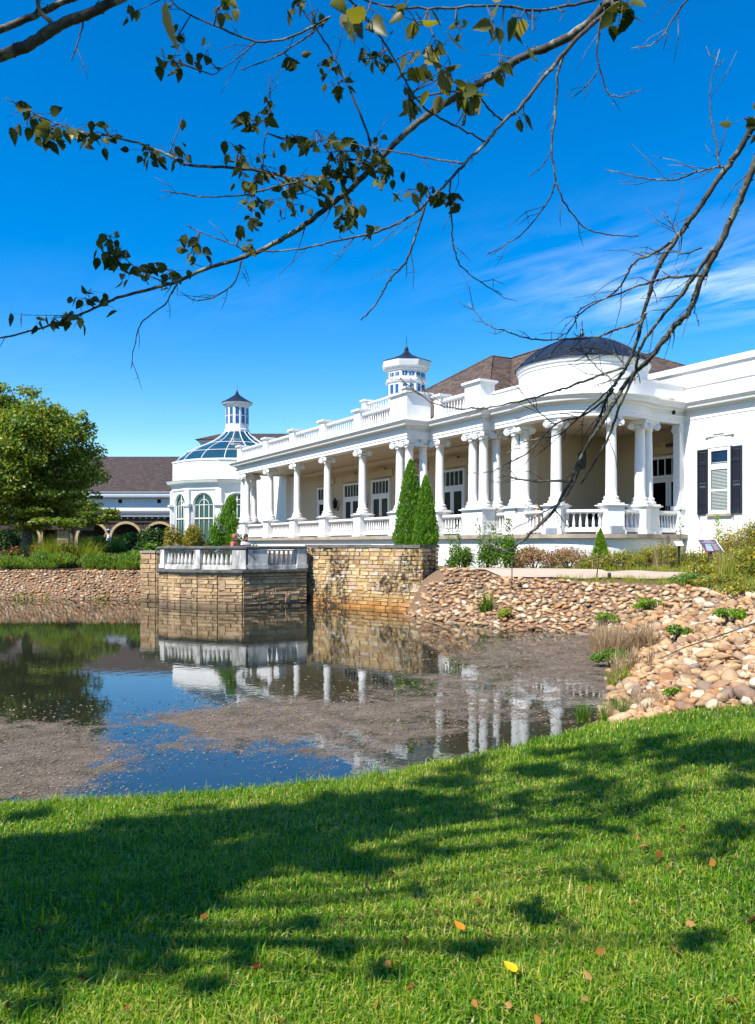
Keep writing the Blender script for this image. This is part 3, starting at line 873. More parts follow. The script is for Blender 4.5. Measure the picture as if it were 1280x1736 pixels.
# columns
def col_mesh():
    z0, z1 = 3.58, 6.36
    pr = [(0.29, z0), (0.29, z0+0.07), (0.31, z0+0.10), (0.31, z0+0.14), (0.26, z0+0.17), (0.245, z0+0.20), (0.265, z0+0.23), (0.265, z0+0.27), (0.225, z0+0.30)]
    n = 8
    for i in range(n+1):
        k = i/n; pr.append((0.198 - 0.03*k**1.7, z0+0.33 + (z1-z0-0.40)*k))
    pr += [(0.20, z1-0.06), (0.20, z1-0.03), (0.18, z1)]
    mb = MB().lathe(pr, 24); mb.box(-0.33, 0.33, -0.33, 0.33, z0-0.001, z0+0.055)
    return mb.mesh('column', WHITE_TRIM)
def cap_mesh():
    mb = MB()
    mb.lathe([(0.18, 6.355), (0.20, 6.37), (0.24, 6.43), (0.24, 6.47), (0.2, 6.49)], 20)
    mb.box(-0.30, 0.30, -0.30, 0.30, 6.575, 6.648)
    mb.box(-0.26, 0.26, -0.26, 0.26, 6.49, 6.576)
    for k in range(4):
        a = R(45 + 90*k); d = Vector((math.cos(a), math.sin(a), 0)); sd = Vector((-d.y, d.x, 0))
        for rr_, hw in ((0.125, 0.07), (0.085, 0.085), (0.04, 0.10)):
            c0 = d*0.345 + Vector((0, 0, 6.455))
            n = 16; vs = []
            for sgn in (-1, 1):
                for i in range(n):
                    tt = 2*math.pi*i/n
                    vs.append(c0 + sd*(hw*sgn) + d*(rr_*math.cos(tt)) + Vector((0, 0, rr_*math.sin(tt))))
            mb.add(vs, [tuple(range(n-1, -1, -1)), tuple(range(n, 2*n))] + [(i, (i+1)%n, n+(i+1)%n, n+i) for i in range(n)])
    return mb.mesh('capital', WHITE_TRIM)
COLM, CAPM = col_mesh(), cap_mesh()
def column(s, t, rz=0.0):
    o = link('column', COLM, hall, (s, t, 0), (0, 0, rz))
    link('capital', CAPM, o)
    return o
def pedestal(poly_c, hx, hy, ang=0.0, z1=3.50):
    d = (math.cos(ang), math.sin(ang)); mb = MB()
    mb.obox(poly_c, d, hx+0.05, hy+0.05, ZF+0.002, ZF+0.13)
    mb.obox(poly_c, d, hx, hy, ZF+0.132, z1)
    mb.obox(poly_c, d, hx+0.04, hy+0.04, z1+0.002, z1+0.04)
    mb.obox(poly_c, d, hx+0.09, hy+0.09, z1+0.042, z1+0.078)
    return mb.build('pedestal', WHITE_TRIM, hall)
T0 = 0.33
singles = [-4.40, -8.08, -11.8, -15.6]
for s in singles:
    column(s, T0); pedestal((s, T0), 0.33, 0.33)
for s, t in ((-20.1, T0), (-19.4, T0), (-20.1, 1.05), (-20.1, 3.5), (-1.08, T0), (-0.35, T0), (-0.35, 1.05), (0.30, 1.48), (2.62, 1.48), (3.30, 1.48), (3.32, 2.1), (4.75, 1.9)):
    column(s, t)
pedestal((-19.75, T0), 0.68, 0.33); pedestal((-20.1, 1.05), 0.33, 0.36); pedestal((-20.1, 3.5), 0.33, 0.33)
pedestal((-0.72, T0), 0.70, 0.33); pedestal((-0.35, 1.02), 0.328, 0.33); pedestal((0.30, 1.48), 0.31, 0.33)
pedestal((2.96, 1.48), 0.67, 0.33); pedestal((3.32, 2.14), 0.31, 0.30); pedestal((4.75, 1.9), 0.31, 0.31)
for phi in (-29, 21, 72, 113):
    p = rot_pt(phi, RR-0.36); column(p[0], p[1], R(phi)); pedestal(p, 0.33, 0.33, R(phi))
column(8.08, 5.28); pedestal((8.08, 5.28), 0.3, 0.3)
# pilaster against the right wing
pl = MB(); pl.box(8.14, 8.428, 6.62, 7.1, 3.6, 6.36); pl.box(8.08, 8.50, 6.55, 7.1, 3.46, 3.6); pl.box(8.10, 8.46, 6.58, 7.1, 2.56, 3.459); pl.box(8.12, 8.44, 6.6, 7.1, 6.362, 6.64)
pl.build('pilaster', WHITE_TRIM, hall)
link('capital', CAPM, hall, (8.28, 6.8, 0), None, (0.62, 0.62, 1))
# end pilaster of the porch wall
MB().box(E_+0.55, E_+1.0, 3.5, 3.898, ZF+0.004, 6.64).build('pilaster', WHITE_TRIM, hall)

# porch balustrades
BALU = baluster_mesh('baluster', 0.50, 0.052, WHITE_TRIM, True, 8)
def balustrade(path, z0, zb, h, mesh, name='balustrade', spacing=0.185, cap=0.13, ext=0.12):
    segs, L = resample(path)
    mb = MB()
    mb.sweep(path, [(-0.09, z0), (0.09, z0), (0.09, zb), (-0.09, zb)])
    mb.sweep(path, [(-0.10, zb+h), (0.10, zb+h), (0.13, zb+h+0.04), (0.13, zb+h+cap), (-0.13, zb+h+cap), (-0.13, zb+h+0.04)])
    o = mb.build(name, WHITE_TRIM, hall)
    n = max(1, int(L/spacing)); st = L/n
    for i in range(n):
        p, d = along(segs, st*(i+0.5))
        link('baluster', mesh, o, (p.x, p.y, zb-0.001), (0, 0, math.atan2(d.y, d.x)))
    return o
edges = [-19.02, -15.98, -15.22, -12.18, -11.42, -8.46, -7.70, -4.78, -4.02, -1.46]
for a, b in zip(edges[0::2], edges[1::2]):
    balustrade([(a, T0), (b, T0)], ZF+0.07, ZF+0.23, 0.50, BALU)
balustrade([(0.64, 1.48), (2.26, 1.48)], ZF+0.07, ZF+0.23, 0.50, BALU)
balustrade([(3.66, 1.95), (4.40, 1.9)], ZF+0.07, ZF+0.23, 0.50, BALU)
for a, b in ((-21, 13), (29, 64), (80, 105.5)):
    balustrade(arc(a, b, RR-0.36, 8), ZF+0.07, ZF+0.23, 0.50, BALU, spacing=0.2)
balustrade([(8.24, 5.62), (8.24, 6.56)], ZF+0.07, ZF+0.23, 0.50, BALU, spacing=0.15)
balustrade([(-20.1, 1.45), (-20.1, 3.12)], ZF+0.07, ZF+0.23, 0.50, BALU)

# roof balustrade with piers
PZ = 7.40
PAR = [(E_, 4.0), (E_, 0), (0, 0), (0, 1.15), (3.65, 1.15), (3.65, 1.55), (5.0, 1.55)]
MB().sweep(PAR, [(-0.42, PZ), (-0.06, PZ), (-0.06, PZ+0.16), (-0.42, PZ+0.16)]).build('parapet_base', WHITE_TRIM, hall)
BALR = baluster_mesh('baluster', 0.52, 0.052, WHITE_TRIM, True, 8)
def pier_r(s, t, hx, hy, z1=8.36):
    mb = MB(); mb.box(s-hx, s+hx, t-hy, t+hy, PZ+0.002, z1); mb.box(s-hx-0.05, s+hx+0.05, t-hy-0.05, t+hy+0.05, z1+0.002, z1+0.05); mb.box(s-hx-0.1, s+hx+0.1, t-hy-0.1, t+hy+0.1, z1+0.052, z1+0.14)
    mb.build('parapet_pier', WHITE_TRIM, hall)
TR = 0.24
rp = [-20.1, -15.75, -11.85, -8.1, -4.4]
for s in rp: pier_r(s, TR, 0.28, 0.24)
pier_r(-0.62, 0.56, 0.68, 0.6, 8.50); pier_r(0.55, TR+1.15, 0.22, 0.22); pier_r(3.12, 1.42, 0.5, 0.36, 8.46)
re = [(-19.82, -16.03), (-15.47, -12.13), (-11.57, -8.38), (-7.82, -4.68), (-4.12, -1.3)]
for a, b in re: balustrade([(a, TR), (b, TR)], PZ+0.16, PZ+0.24, 0.52, BALR, 'roof_balustrade', 0.2)
balustrade([(0.06, TR+1.15), (0.33, TR+1.15)], PZ+0.16, PZ+0.24, 0.52, BALR, 'roof_balustrade', 0.14)
balustrade([(0.77, TR+1.15), (2.62, TR+1.15)], PZ+0.16, PZ+0.24, 0.52, BALR, 'roof_balustrade', 0.2)
pw_ = MB(); pw_.box(3.62, 5.2, 1.68, 2.0, PZ, 8.06); pw_.box(3.62, 5.2, 1.63, 2.05, 8.062, 8.15); pw_.build('parapet_wall', WHITE, hall)

# rotunda drum and dome
DR = 2.36
dm = MB().lathe([(DR-0.3, 7.38), (DR+0.06, 7.385), (DR+0.06, 7.5), (DR, 7.55), (DR, 8.50), (DR+0.03, 8.52), (DR+0.03, 8.60), (DR+0.07, 8.64), (DR+0.10, 8.72), (DR+0.10, 8.78), (DR-0.3, 8.80)], 64, RC, smooth=False, caps=False)
for i in range(len(dm.sm)): dm.sm[i] = False
dm.build('drum', WHITE, hall)
prof = []
Rs = (2.50**2 + 1.12**2)/(2*1.12)
for i in range(13):
    r = 2.50*(1-i/12); prof.append((max(r, 0.001), 8.80 + math.sqrt(Rs*Rs-r*r) - (Rs-1.12)))
dome = MB().lathe([(2.2, 8.79), (2.52, 8.785)] + prof, 48, RC, caps=False).build('dome', DARKMETAL, hall)
for k in range(20):
    a = 2*math.pi*k/20
    pts = [(RC[0]+r*math.cos(a), RC[1]+r*math.sin(a), z+0.012) for r, z in prof[:-1]]
    MB().tube(pts, 0.022, 4).build('seam', DARKMETAL, dome)
MB().lathe([(0.14, 9.88), (0.14, 9.94), (0.07, 9.98), (0.05, 10.06), (0.1, 10.12), (0.1, 10.16), (0.04, 10.2), (0.06, 10.3), (0.03, 10.36), (0.015, 10.65)], 12, RC).build('finial', DARKMETAL, dome)

# doors on the porch wall
def door(s, t, w, h_leaf=2.25, h_tr=0.78, face=-1):
    """double door with transom; front faces -t"""
    d = empty('door', (s, t, ZF), 0, hall)
    W = w/2; fr = MB()
    H_ = h_leaf + h_tr
    fr.box(-W-0.10, -W, -0.09, 0.05, 0.0, H_+0.1); fr.box(W, W+0.10, -0.09, 0.05, 0.0, H_+0.1)
    fr.box(-W+0.001, W-0.001, -0.09, 0.05, H_, H_+0.099); fr.box(-W+0.001, W-0.001, -0.085, 0.05, h_leaf, h_leaf+0.12)
    fr.build('door_frame', WHITE_TRIM, d)
    n = 5
    tr = MB(); z0, z1 = h_leaf+0.121, H_-0.001
    for i in range(n+1):
        x = -W+0.02 + (w-0.04)*i/n; tr.box(x-0.018, x+0.018, -0.06, 0.0, z0, z1)
    tr.build('transom', WHITE_TRIM, d)
    for i in range(n):
        xa = -W+0.04 + (w-0.04)*i/n; xb = -W + (w-0.04)*(i+1)/n
        MB().box(xa, xb, -0.03, -0.02, z0+0.02, z1-0.02).build('pane', GLASS, d)
    for sg in (-1, 1):
        lf = MB(); x0, x1 = (0.008, W-0.006) if sg > 0 else (-W+0.006, -0.008)
        lf.box(x0, x0+0.12, -0.06, 0.0, 0.01, h_leaf-0.005); lf.box(x1-0.12, x1, -0.06, 0.0, 0.01, h_leaf-0.005)
        lf.box(x0+0.121, x1-0.121, -0.06, 0.0, 0.01, 0.42); lf.box(x0+0.121, x1-0.121, -0.06, 0.0, h_leaf-0.16, h_leaf-0.005)
        l = lf.build('door_leaf', WHITE_TRIM, d)
        MB().box(x0+0.115, x1-0.115, -0.035, -0.025, 0.41, h_leaf-0.155).build('pane', GLASS, l)
        xh = x0+0.05 if sg > 0 else x1-0.05
        MB().box(xh-0.012, xh+0.012, -0.11, -0.061, 0.95, 1.15).build('handle', BLACK, l)
    # stepped beige lintel
    lt = MB(); zt = H_+0.22
    lt.box(-W-0.35, W+0.35, -0.06, 0.05, zt, zt+0.30); lt.box(-W*0.45, W*0.45, -0.075, 0.05, zt-0.02, zt+0.42)
    lt.box(-W-0.4, -W*0.46, -0.10, 0.05, zt+0.302, zt+0.36); lt.box(W*0.46, W+0.4, -0.10, 0.05, zt+0.302, zt+0.36); lt.box(-W*0.5, W*0.5, -0.11, 0.05, zt+0.422, zt+0.48)
    lt.build('lintel', BEIGE, d)
    return d
for s in (-15.4, -11.9, -8.65, -5.35, -2.05): door(s, 3.86, 1.75)
door(6.95, 7.86, 1.75)
def lantern(s, t):
    l = empty('wall_lantern', (s, t, ZF+1.75), 0, hall)
    c = (0, -0.22)
    MB().tube([(0, 0, 0.05), (0, -0.10, -0.1), (0, -0.22, -0.06), (0, -0.22, 0.0)], 0.018, 6).box(-0.06, 0.06, -0.02, 0.02, -0.12, 0.16).build('bracket', BLACK, l)
    fr = MB()
    for k in range(6):
        a = R(60*k); fr.tube([(c[0]+0.09*math.cos(a), c[1]+0.09*math.sin(a), 0.02), (c[0]+0.14*math.cos(a), c[1]+0.14*math.sin(a), 0.40)], 0.012, 4)
    fr.lathe([(0.09, 0.0), (0.1, 0.02), (0.09, 0.03)], 6, c, smooth=False); fr.lathe([(0.15, 0.40), (0.16, 0.42), (0.05, 0.56), (0.05, 0.60), (0.02, 0.66)], 6, c, smooth=False)
    fr.build('cage', BLACK, l)
    MB().lathe([(0.08, 0.03), (0.125, 0.40)], 6, c, smooth=False).build('glass', GLASS, l)
for s in (-13.75, -10.3): lantern(s, 3.9)
# things on the rotunda's shaded walls
MB().box(-0.09, 0.09, -0.06, 0, 0, 0.24).build('alarm_box', RED, hall, (5.62, 7.898, 4.05))
MB().box(-0.02, 0.06, -0.42, 0.42, 0, 0.34).build('wall_panel', BLACK, hall, (3.75, 7.0, 3.25))
hl = MB().lathe([(0.06, 6.70), (0.06, 6.73)], 10, RC).tube([(RC[0], RC[1], 6.7), (RC[0], RC[1], 5.75)], 0.012, 5)
hl.lathe([(0.02, 5.75), (0.17, 5.60), (0.17, 5.56), (0.13, 5.1), (0.05, 5.02)], 8, RC, smooth=False); hl.build('hanging_lantern', BLACK, hall)
MB().box(7.05, 7.5, 7.5, 7.7, 6.0, 6.12).build('ceiling_speaker', BLACK, hall)

# right wing window with shutters
wx0, wx1 = 9.50, 10.38
win = empty('window', (0, 6.87, 0), 0, hall)
fr = MB(); za, zb = 3.28, 5.62
fr.box(wx0, wx0+0.10, -0.05, 0.02, za, zb); fr.box(wx1-0.10, wx1, -0.05, 0.02, za, zb); fr.box(wx0+0.101, wx1-0.101, -0.05, 0.02, zb-0.10, zb)
fr.box(wx0+0.101, wx1-0.101, -0.05, 0.02, za, za+0.12); fr.box(wx0+0.101, wx1-0.101, -0.045, 0.02, 4.86, 5.04); fr.box(wx0+0.101, wx1-0.101, -0.04, 0.02, 4.08, 4.15)
fr.build('window_frame', WHITE_TRIM, win)
MB().box(wx0+0.1, wx1-0.1, -0.012, -0.004, 5.041, zb-0.101).build('pane', GLASS_NAVY, win)
MB().box(wx0+0.1, wx1-0.1, -0.012, -0.004, za+0.121, 4.859).build('pane', GLASS_GREEN, win)
for i in range(34):
    z = za+0.15 + i*0.0505
    if abs(z-4.115) > 0.05: MB().box(wx0+0.13, wx1-0.13, -0.022, -0.014, z, z+0.014).build('blind_slat', WHITE_TRIM, win)
MB().box(wx0-0.06, wx1+0.06, -0.10, 0.02, za-0.09, za-0.002).build('sill', LEDGE, win)
hd = MB(); hd.box(wx0-0.06, wx1+0.06, -0.06, 0.02, zb+0.03, zb+0.08); hd.box(wx0-0.02, wx1+0.02, -0.03, 0.02, zb+0.082, zb+0.42)
hd.box(wx0-0.14, wx0+0.22, -0.08, 0.02, zb+0.422, zb+0.48); hd.box(wx1-0.22, wx1+0.14, -0.08, 0.02, zb+0.422, zb+0.48); hd.box(wx0+0.2, wx1-0.2, -0.05, 0.02, zb+0.43, zb+0.50); hd.box(wx0+0.16, wx1-0.16, -0.09, 0.02, zb+0.502, zb+0.56)
hd.build('lintel', BRICK_WHITE, win)
for x0 in (wx0-0.47, wx1+0.02):
    sh = MB(); x1 = x0+0.43
    sh.box(x0, x0+0.06, -0.055, -0.004, za-0.02, zb+0.0); sh.box(x1-0.06, x1, -0.055, -0.004, za-0.02, zb)
    for z0_, z1_ in ((za-0.02, za+0.14), (4.30, 4.38), (5.08, 5.16), (zb-0.09, zb)): sh.box(x0+0.061, x1-0.061, -0.055, -0.004, z0_, z1_)
    o = sh.build('shutter', NAVY, win)
    lv = MB()
    for i in range(40):
        z = za+0.15 + i*0.055
        if z < zb-0.12 and not (4.25 < z < 4.38) and not (5.03 < z < 5.16):
            lv.add([(x0+0.062, -0.042, z), (x1-0.062, -0.042, z), (x1-0.062, -0.012, z+0.045), (x0+0.062, -0.012, z+0.045), (x0+0.062, -0.034, z-0.008), (x1-0.062, -0.034, z-0.008), (x1-0.062, -0.004, z+0.037), (x0+0.062, -0.004, z+0.037)],
                   [(0,1,2,3), (7,6,5,4), (0,4,5,1), (1,5,6,2), (2,6,7,3), (3,7,4,0)])
    lv.build('louvre', NAVY, o)['kind'] = 'stuff'
    MB().tube([(x0+0.1, -0.06, za-0.03), (x0+0.08, -0.07, za-0.10), (x0+0.12, -0.07, za-0.15)], 0.018, 5).build('shutter_dog', BLACK, o)
# small flood lamps on the return
MB().box(8.44, 8.56, 6.0, 6.18, 7.39, 7.52).build('roof_lamp', LEDGE, hall)
MB().lathe([(0.05, 0), (0.07, 0.06), (0.06, 0.14), (0.01, 0.2)], 8).build('dark_vent', BLACK, hall, (8.46, 6.25, 6.96))
MB().box(-0.22, 0.22, -0.05, 0.05, 0, 0.26).build('utility_box', GREYMETAL, hall, (*rot_pt(72, RR+0.04), ZF+0.01), (0, 0, R(72)))
MB().box(-0.2, 0.2, -0.05, 0.05, 0, 0.2).build('utility_box', GREYMETAL, hall, (*rot_pt(21, RR+0.04), ZF+0.01), (0, 0, R(21)))
# rust-stained downpipe
MB().tube([(8.62, 5.75, 2.5), (8.62, 5.75, 1.2)], 0.05, 8).build('downpipe', DARKWOOD, hall)

# main hip roofs
A1, NCn, FCn, J1 = (-4.4, 8.1, 12.0), (-0.6, 4.7, 8.46), (-15, 4.7, 9.0), (-4.4, 9.45, 12.0)
rf = MB()
rf.add([A1, NCn, FCn, J1, (-0.6, 9.45, 8.46), (-15, 12, 9.0), (-4.4, 12.5, 12.0)], [(0, 2, 1), (0, 1, 4, 3), (0, 3, 6, 5, 2)])
rf.build('hip_roof', SHINGLE, hall)
RA, RB = (-4.4, 9.45, 12.06), (0.62, 9.4, 12.06)
rf = MB()
rf.add([RA, RB, (5.2, 7.0, 8.6), (-4.6, 5.4, 8.4), (5.6, 14.4, 9.5), (-4.6, 15, 8.6)], [(0, 3, 2, 1), (1, 2, 4), (0, 1, 4, 5)])
rf.build('hip_roof', SHINGLE, hall)
MB().tube([A1, NCn], 0.05, 6).tube([A1, FCn], 0.05, 6).tube([A1, J1], 0.05, 6).build('ridge_cap', SHINGLE, hall)
MB().tube([RA, RB], 0.05, 6).tube([RB, (5.6, 14.4, 9.5)], 0.05, 6).build('ridge_cap', SHINGLE, hall)

# octagonal cupola on a balustraded deck
dk = MB(); dk.box(-18.3, -12.6, 8.0, 13, 7.3, 10.75); dk.box(-18.42, -12.48, 7.88, 13.1, 10.752, 10.9); dk.build('cupola_deck', WHITE, hall)
CC = (-16.0, 10.15)
def octa(r, c=CC, rot=22.5, n=8): return [(c[0]+r*math.cos(R(rot+360/n*k)), c[1]+r*math.sin(R(rot+360/n*k))) for k in range(n)]
def lathe8(mb, prof, c, rot=22.5, n=8):
    return mb.lathe(prof, n, c, R(rot), R(rot)+2*math.pi, smooth=False)
crot = math.degrees(-TH) + 22.5 - 90 + 3
cu = MB()
lathe8(cu, [(1.32, 10.9), (1.32, 12.72), (1.42, 12.76), (1.46, 12.86), (1.46, 12.92), (1.30, 12.98), (1.30, 13.5), (1.40, 13.55), (1.44, 13.68), (1.60, 13.74), (1.66, 13.95), (1.70, 14.12), (1.5, 14.14)], CC, crot)
cup = cu.build('cupola', WHITE_TRIM, hall)
lathe8(MB(), [(1.71, 14.12), (1.71, 14.17), (0.9, 14.45), (0.4, 14.68), (0.2, 14.85), (0.12, 15.0)], CC, crot).build('cupola_roof', DARKMETAL, cup)
MB().lathe([(0.12, 14.98), (0.16, 15.05), (0.08, 15.15), (0.10, 15.2), (0.03, 15.28), (0.012, 15.95)], 8, CC).build('finial', DARKMETAL, cup)
for k in range(8):
    a = R(crot + 22.5 + 45*k); d = Vector((math.cos(a), math.sin(a))); sd = Vector((-d.y, d.x))
    for sg in (-1, 1):
        ap = 1.30*math.cos(R(22.5))
        c = Vector(CC) + d*(ap+0.005) + sd*(sg*0.23)
        MB().obox(c, sd, 0.16, 0.02, 13.12, 13.36).build('window', GLASS_BLUE, cup)
        MB().obox(c + d*0.012, sd, 0.012, 0.014, 13.12, 13.36).build('mullion', WHITE_TRIM, cup)
        c = Vector(CC) + d*(1.32*math.cos(R(22.5))+0.005) + sd*(sg*0.22)
        MB().obox(c, sd, 0.13, 0.02, 12.0, 12.58).build('window', GLASS_BLUE, cup)
BALC = BALR
dkz = 10.91
def deck_rail(path):
    segs, L = resample(path); mb = MB()
    mb.sweep(path, [(-0.08, dkz), (0.08, dkz), (0.08, dkz+0.1), (-0.08, dkz+0.1)]); mb.sweep(path, [(-0.1, dkz+0.62), (0.1, dkz+0.62), (0.1, dkz+0.72), (-0.1, dkz+0.72)])
    o = mb.build('roof_balustrade', WHITE_TRIM, hall); n = int(L/0.3)
    for i in range(n):
        p, d = along(segs, L*(i+0.5)/n); link('baluster', BALR, o, (p.x, p.y, dkz+0.1))
deck_rail([(-17.75, 8.25), (-13.2, 8.25)]); deck_rail([(-18.05, 12.4), (-18.05, 8.5)])
for s, t in ((-18.0, 8.25), (-12.95, 8.25), (-18.05, 12.7)):
    MB().box(s-0.25, s+0.25, t-0.25, t+0.25, dkz, dkz+0.82).box(s-0.34, s+0.34, t-0.34, t+0.34, dkz+0.822, dkz+0.93).build('parapet_pier', WHITE_TRIM, hall)

# ------------------------------------------------------------------ conservatory: twelve-sided, glass bell roof
KC = pw(402, 922, 62)
cons = empty('conservatory', (KC.x, KC.y, 0), math.atan2(-KC.x, KC.y)*1.0)
tag(cons, 'white twelve sided conservatory with arched windows and curved glass roof', 'building')
KR = 5.0; NS = 12
def kcorner(k, r=KR): a = R(-90 - 15 + 30*k); return (r*math.cos(a), r*math.sin(a))
WH = [kcorner(k) for k in range(NS)]
def arch_pts(w, z0, zs, n=12):
    """outline of an arched opening (x, z): straight sides to zs then a semicircle"""
    r = w/2
    return [(-r, z0)] + [(-r*math.cos(math.pi*i/n), zs + r*math.sin(math.pi*i/n)) for i in range(n+1)] + [(r, z0)]
face_l = 2*KR*math.sin(R(15))
for k in range(NS):
    if k in (5, 6, 7, 8): 
        a, b = WH[k], WH[(k+1) % NS]
        MB().sweep([a, b], [(0, 1.2), (0, 6.6), (-0.3, 6.6), (-0.3, 1.2)]).build('wall', WHITE, cons); continue
    a, b = Vector(WH[k]), Vector(WH[(k+1) % NS]); mid = (a+b)/2; d = (b-a).normalized(); ang = math.atan2(d.y, d.x)
    o = empty('arched_bay', (mid.x, mid.y, 0), ang, cons)
    # wall with arched hole: faces local -y
    ow = 1.62; zs = 5.05; z0 = 2.0; hw = face_l/2 - 0.001; n = 16
    arcp = [(-ow/2*math.cos(math.pi*i/n), zs + ow/2*math.sin(math.pi*i/n)) for i in range(n+1)]
    top = [(-hw + 2*hw*i/n, 6.6) for i in range(n+1)]
    mb = MB()
    for y, flip in ((0.0, False), (0.28, True)):
        vs = [(x, y, z) for x, z in arcp] + [(x, y, z) for x, z in top] + [(-hw, y, 1.2), (hw, y, 1.2), (-ow/2, y, 1.2), (ow/2, y, 1.2), (-hw, y, zs), (hw, y, zs), (-ow/2, y, z0), (ow/2, y, z0)]
        m = n+1
        fs = [(i, i+1, m+i+1, m+i) for i in range(n)] + [(2*m, 2*m+2, 0, 2*m+4), (2*m+3, 2*m+1, 2*m+5, n), (2*m+4, 0, m), (n, 2*m+5, m+n), (2*m+2, 2*m+3, 2*m+7, 2*m+6)]
        mb.add(vs, fs)
    ins = [(-ow/2, z0)] + arcp + [(ow/2, z0)]
    vs = [(x, 0, z) for x, z in ins] + [(x, 0.28, z) for x, z in ins]; m = len(ins)
    mb.add(vs, [(i, i+1, m+i+1, m+i) for i in range(m-1)])
    mb.build('wall', WHITE, o)
    # glazing bars
    gb = MB()
    gb.tube([(x*0.97, 0.08, z) for x, z in arcp], 0.035, 5)
    gb.tube([(x*0.5, 0.08, zs + (z-zs)*0.5) for x, z in arcp], 0.022, 5)
    for x in (-ow/2*0.97, ow/2*0.97, 0): gb.tube([(x, 0.08, z0), (x, 0.08, zs + (ow/2 if x == 0 else 0))], 0.025, 5)
    for x in (-ow/4, ow/4): gb.tube([(x, 0.08, z0), (x, 0.08, zs)], 0.022, 5)
    gb.tube([(-ow/2, 0.08, zs), (ow/2, 0.08, zs)], 0.025, 5); gb.tube([(-ow/2, 0.08, 4.05), (ow/2, 0.08, 4.05)], 0.06, 5)
    gb.build('glazing_bar', WHITE_TRIM, o)
    g = arch_pts(ow, z0, zs, 16)
    MB().add([(x, 0.12, z) for x, z in g], [tuple(range(len(g)))]).build('pane', GLASS_GREEN, o)
    # moulded surround
    MB().tube([(-ow/2-0.1, -0.02, z0)] + [(x*1.12, -0.02, zs+(z-zs)*1.12) for x, z in arcp] + [(ow/2+0.1, -0.02, z0)], 0.05, 5).build('arch_moulding', WHITE_TRIM, o)
for k in range(NS):
    a = Vector(kcorner(k, KR+0.05)); d = Vector((-a.y, a.x)).normalized()
    mb = MB(); mb.obox(a, d, 0.22, 0.12, 1.2, 4.9); mb.obox(a, d, 0.30, 0.2, 4.902, 5.0); mb.obox(a, d, 0.36, 0.26, 5.002, 5.15); mb.obox(a, d, 0.20, 0.12, 5.152, 6.2)
    mb.build('pilaster', WHITE_TRIM, cons)
pk = [kcorner(k) for k in range(NS)]
MB().sweep(pk, [(-0.3, 6.15), (0.06, 6.15), (0.10, 6.24), (0.06, 6.30), (0.06, 6.55), (0.14, 6.62), (0.38, 6.68), (0.44, 6.82), (0.48, 6.90), (-0.3, 6.92)], closed=True).build('cornice', WHITE_TRIM, cons)
MB().sweep(pk, [(-0.3, 6.9), (0.0, 6.9), (0.0, 8.30), (0.06, 8.32), (0.06, 8.42), (-0.3, 8.45)], closed=True).build('attic_wall', WHITE, cons)
GP = [(4.72, 8.42), (4.42, 8.78), (3.95, 9.16), (3.2, 9.60), (2.42, 9.93), (1.70, 10.32), (1.25, 10.68), (1.0, 10.95)]
gr = empty('glass_roof', (0, 0, 0), 0, cons)
NR = 16
for k in range(NR):
    a0, a1 = R(-101.25 + 22.5*k), R(-101.25 + 22.5*(k+1))
    MB().tube([(r*math.cos(a0), r*math.sin(a0), z+0.02) for r, z in GP], 0.03, 5).build('rib', WHITE_TRIM, gr)
    if -190 < -97.5+15*k < 20 or True:
        for i in range(0, 7, 1):
            r0, z0 = GP[i]; r1, z1 = GP[i+1]
            MB().add([(r0*math.cos(a0), r0*math.sin(a0), z0), (r0*math.cos(a1), r0*math.sin(a1), z0), (r1*math.cos(a1), r1*math.sin(a1), z1), (r1*math.cos(a0), r1*math.sin(a0), z1)], [(0, 1, 2, 3)]).build('pane', GLASS_ROOF, gr)
for i in (0, 2, 4):
    r, z = GP[i]; MB().lathe([(r-0.03, z+0.01), (r+0.02, z+0.03), (r-0.03, z+0.06)], 24, smooth=False, caps=False).build('ring_bar', WHITE_TRIM, gr)
kc = MB().lathe([(0.95, 10.85), (1.0, 10.9), (1.0, 11.15), (0.92, 11.2), (0.92, 12.95), (0.98, 13.0), (1.0, 13.08), (1.18, 13.16), (1.22, 13.26), (0.9, 13.28)], 12, (0, 0), R(-105), R(255), smooth=False).build('cupola', WHITE_TRIM, cons)
MB().lathe([(1.25, 13.26), (1.25, 13.30), (0.7, 13.6), (0.3, 13.86), (0.12, 14.02)], 12, (0, 0), R(-105), R(255), smooth=False).build('cupola_roof', DARKMETAL, kc)
MB().lathe([(0.10, 14.0), (0.13, 14.1), (0.05, 14.2), (0.07, 14.26), (0.02, 14.32), (0.01, 14.75)], 8).build('finial', DARKMETAL, kc)
for k in range(12):
    a = R(-90+30*k); d = Vector((math.cos(a), math.sin(a))); sd = Vector((-d.y, d.x)); ap = 0.92*math.cos(R(15))
    MB().obox(d*(ap+0.004), sd, 0.13, 0.02, 11.6, 12.85).build('window', GLASS_BLUE, kc)
    MB().obox(d*(ap+0.02), sd, 0.14, 0.012, 12.2, 12.24).build('mullion', WHITE_TRIM, kc)
MB().prism([kcorner(k, 4.6) for k in range(NS)], 1.2, 2.0).build('floor', LEDGE, cons)

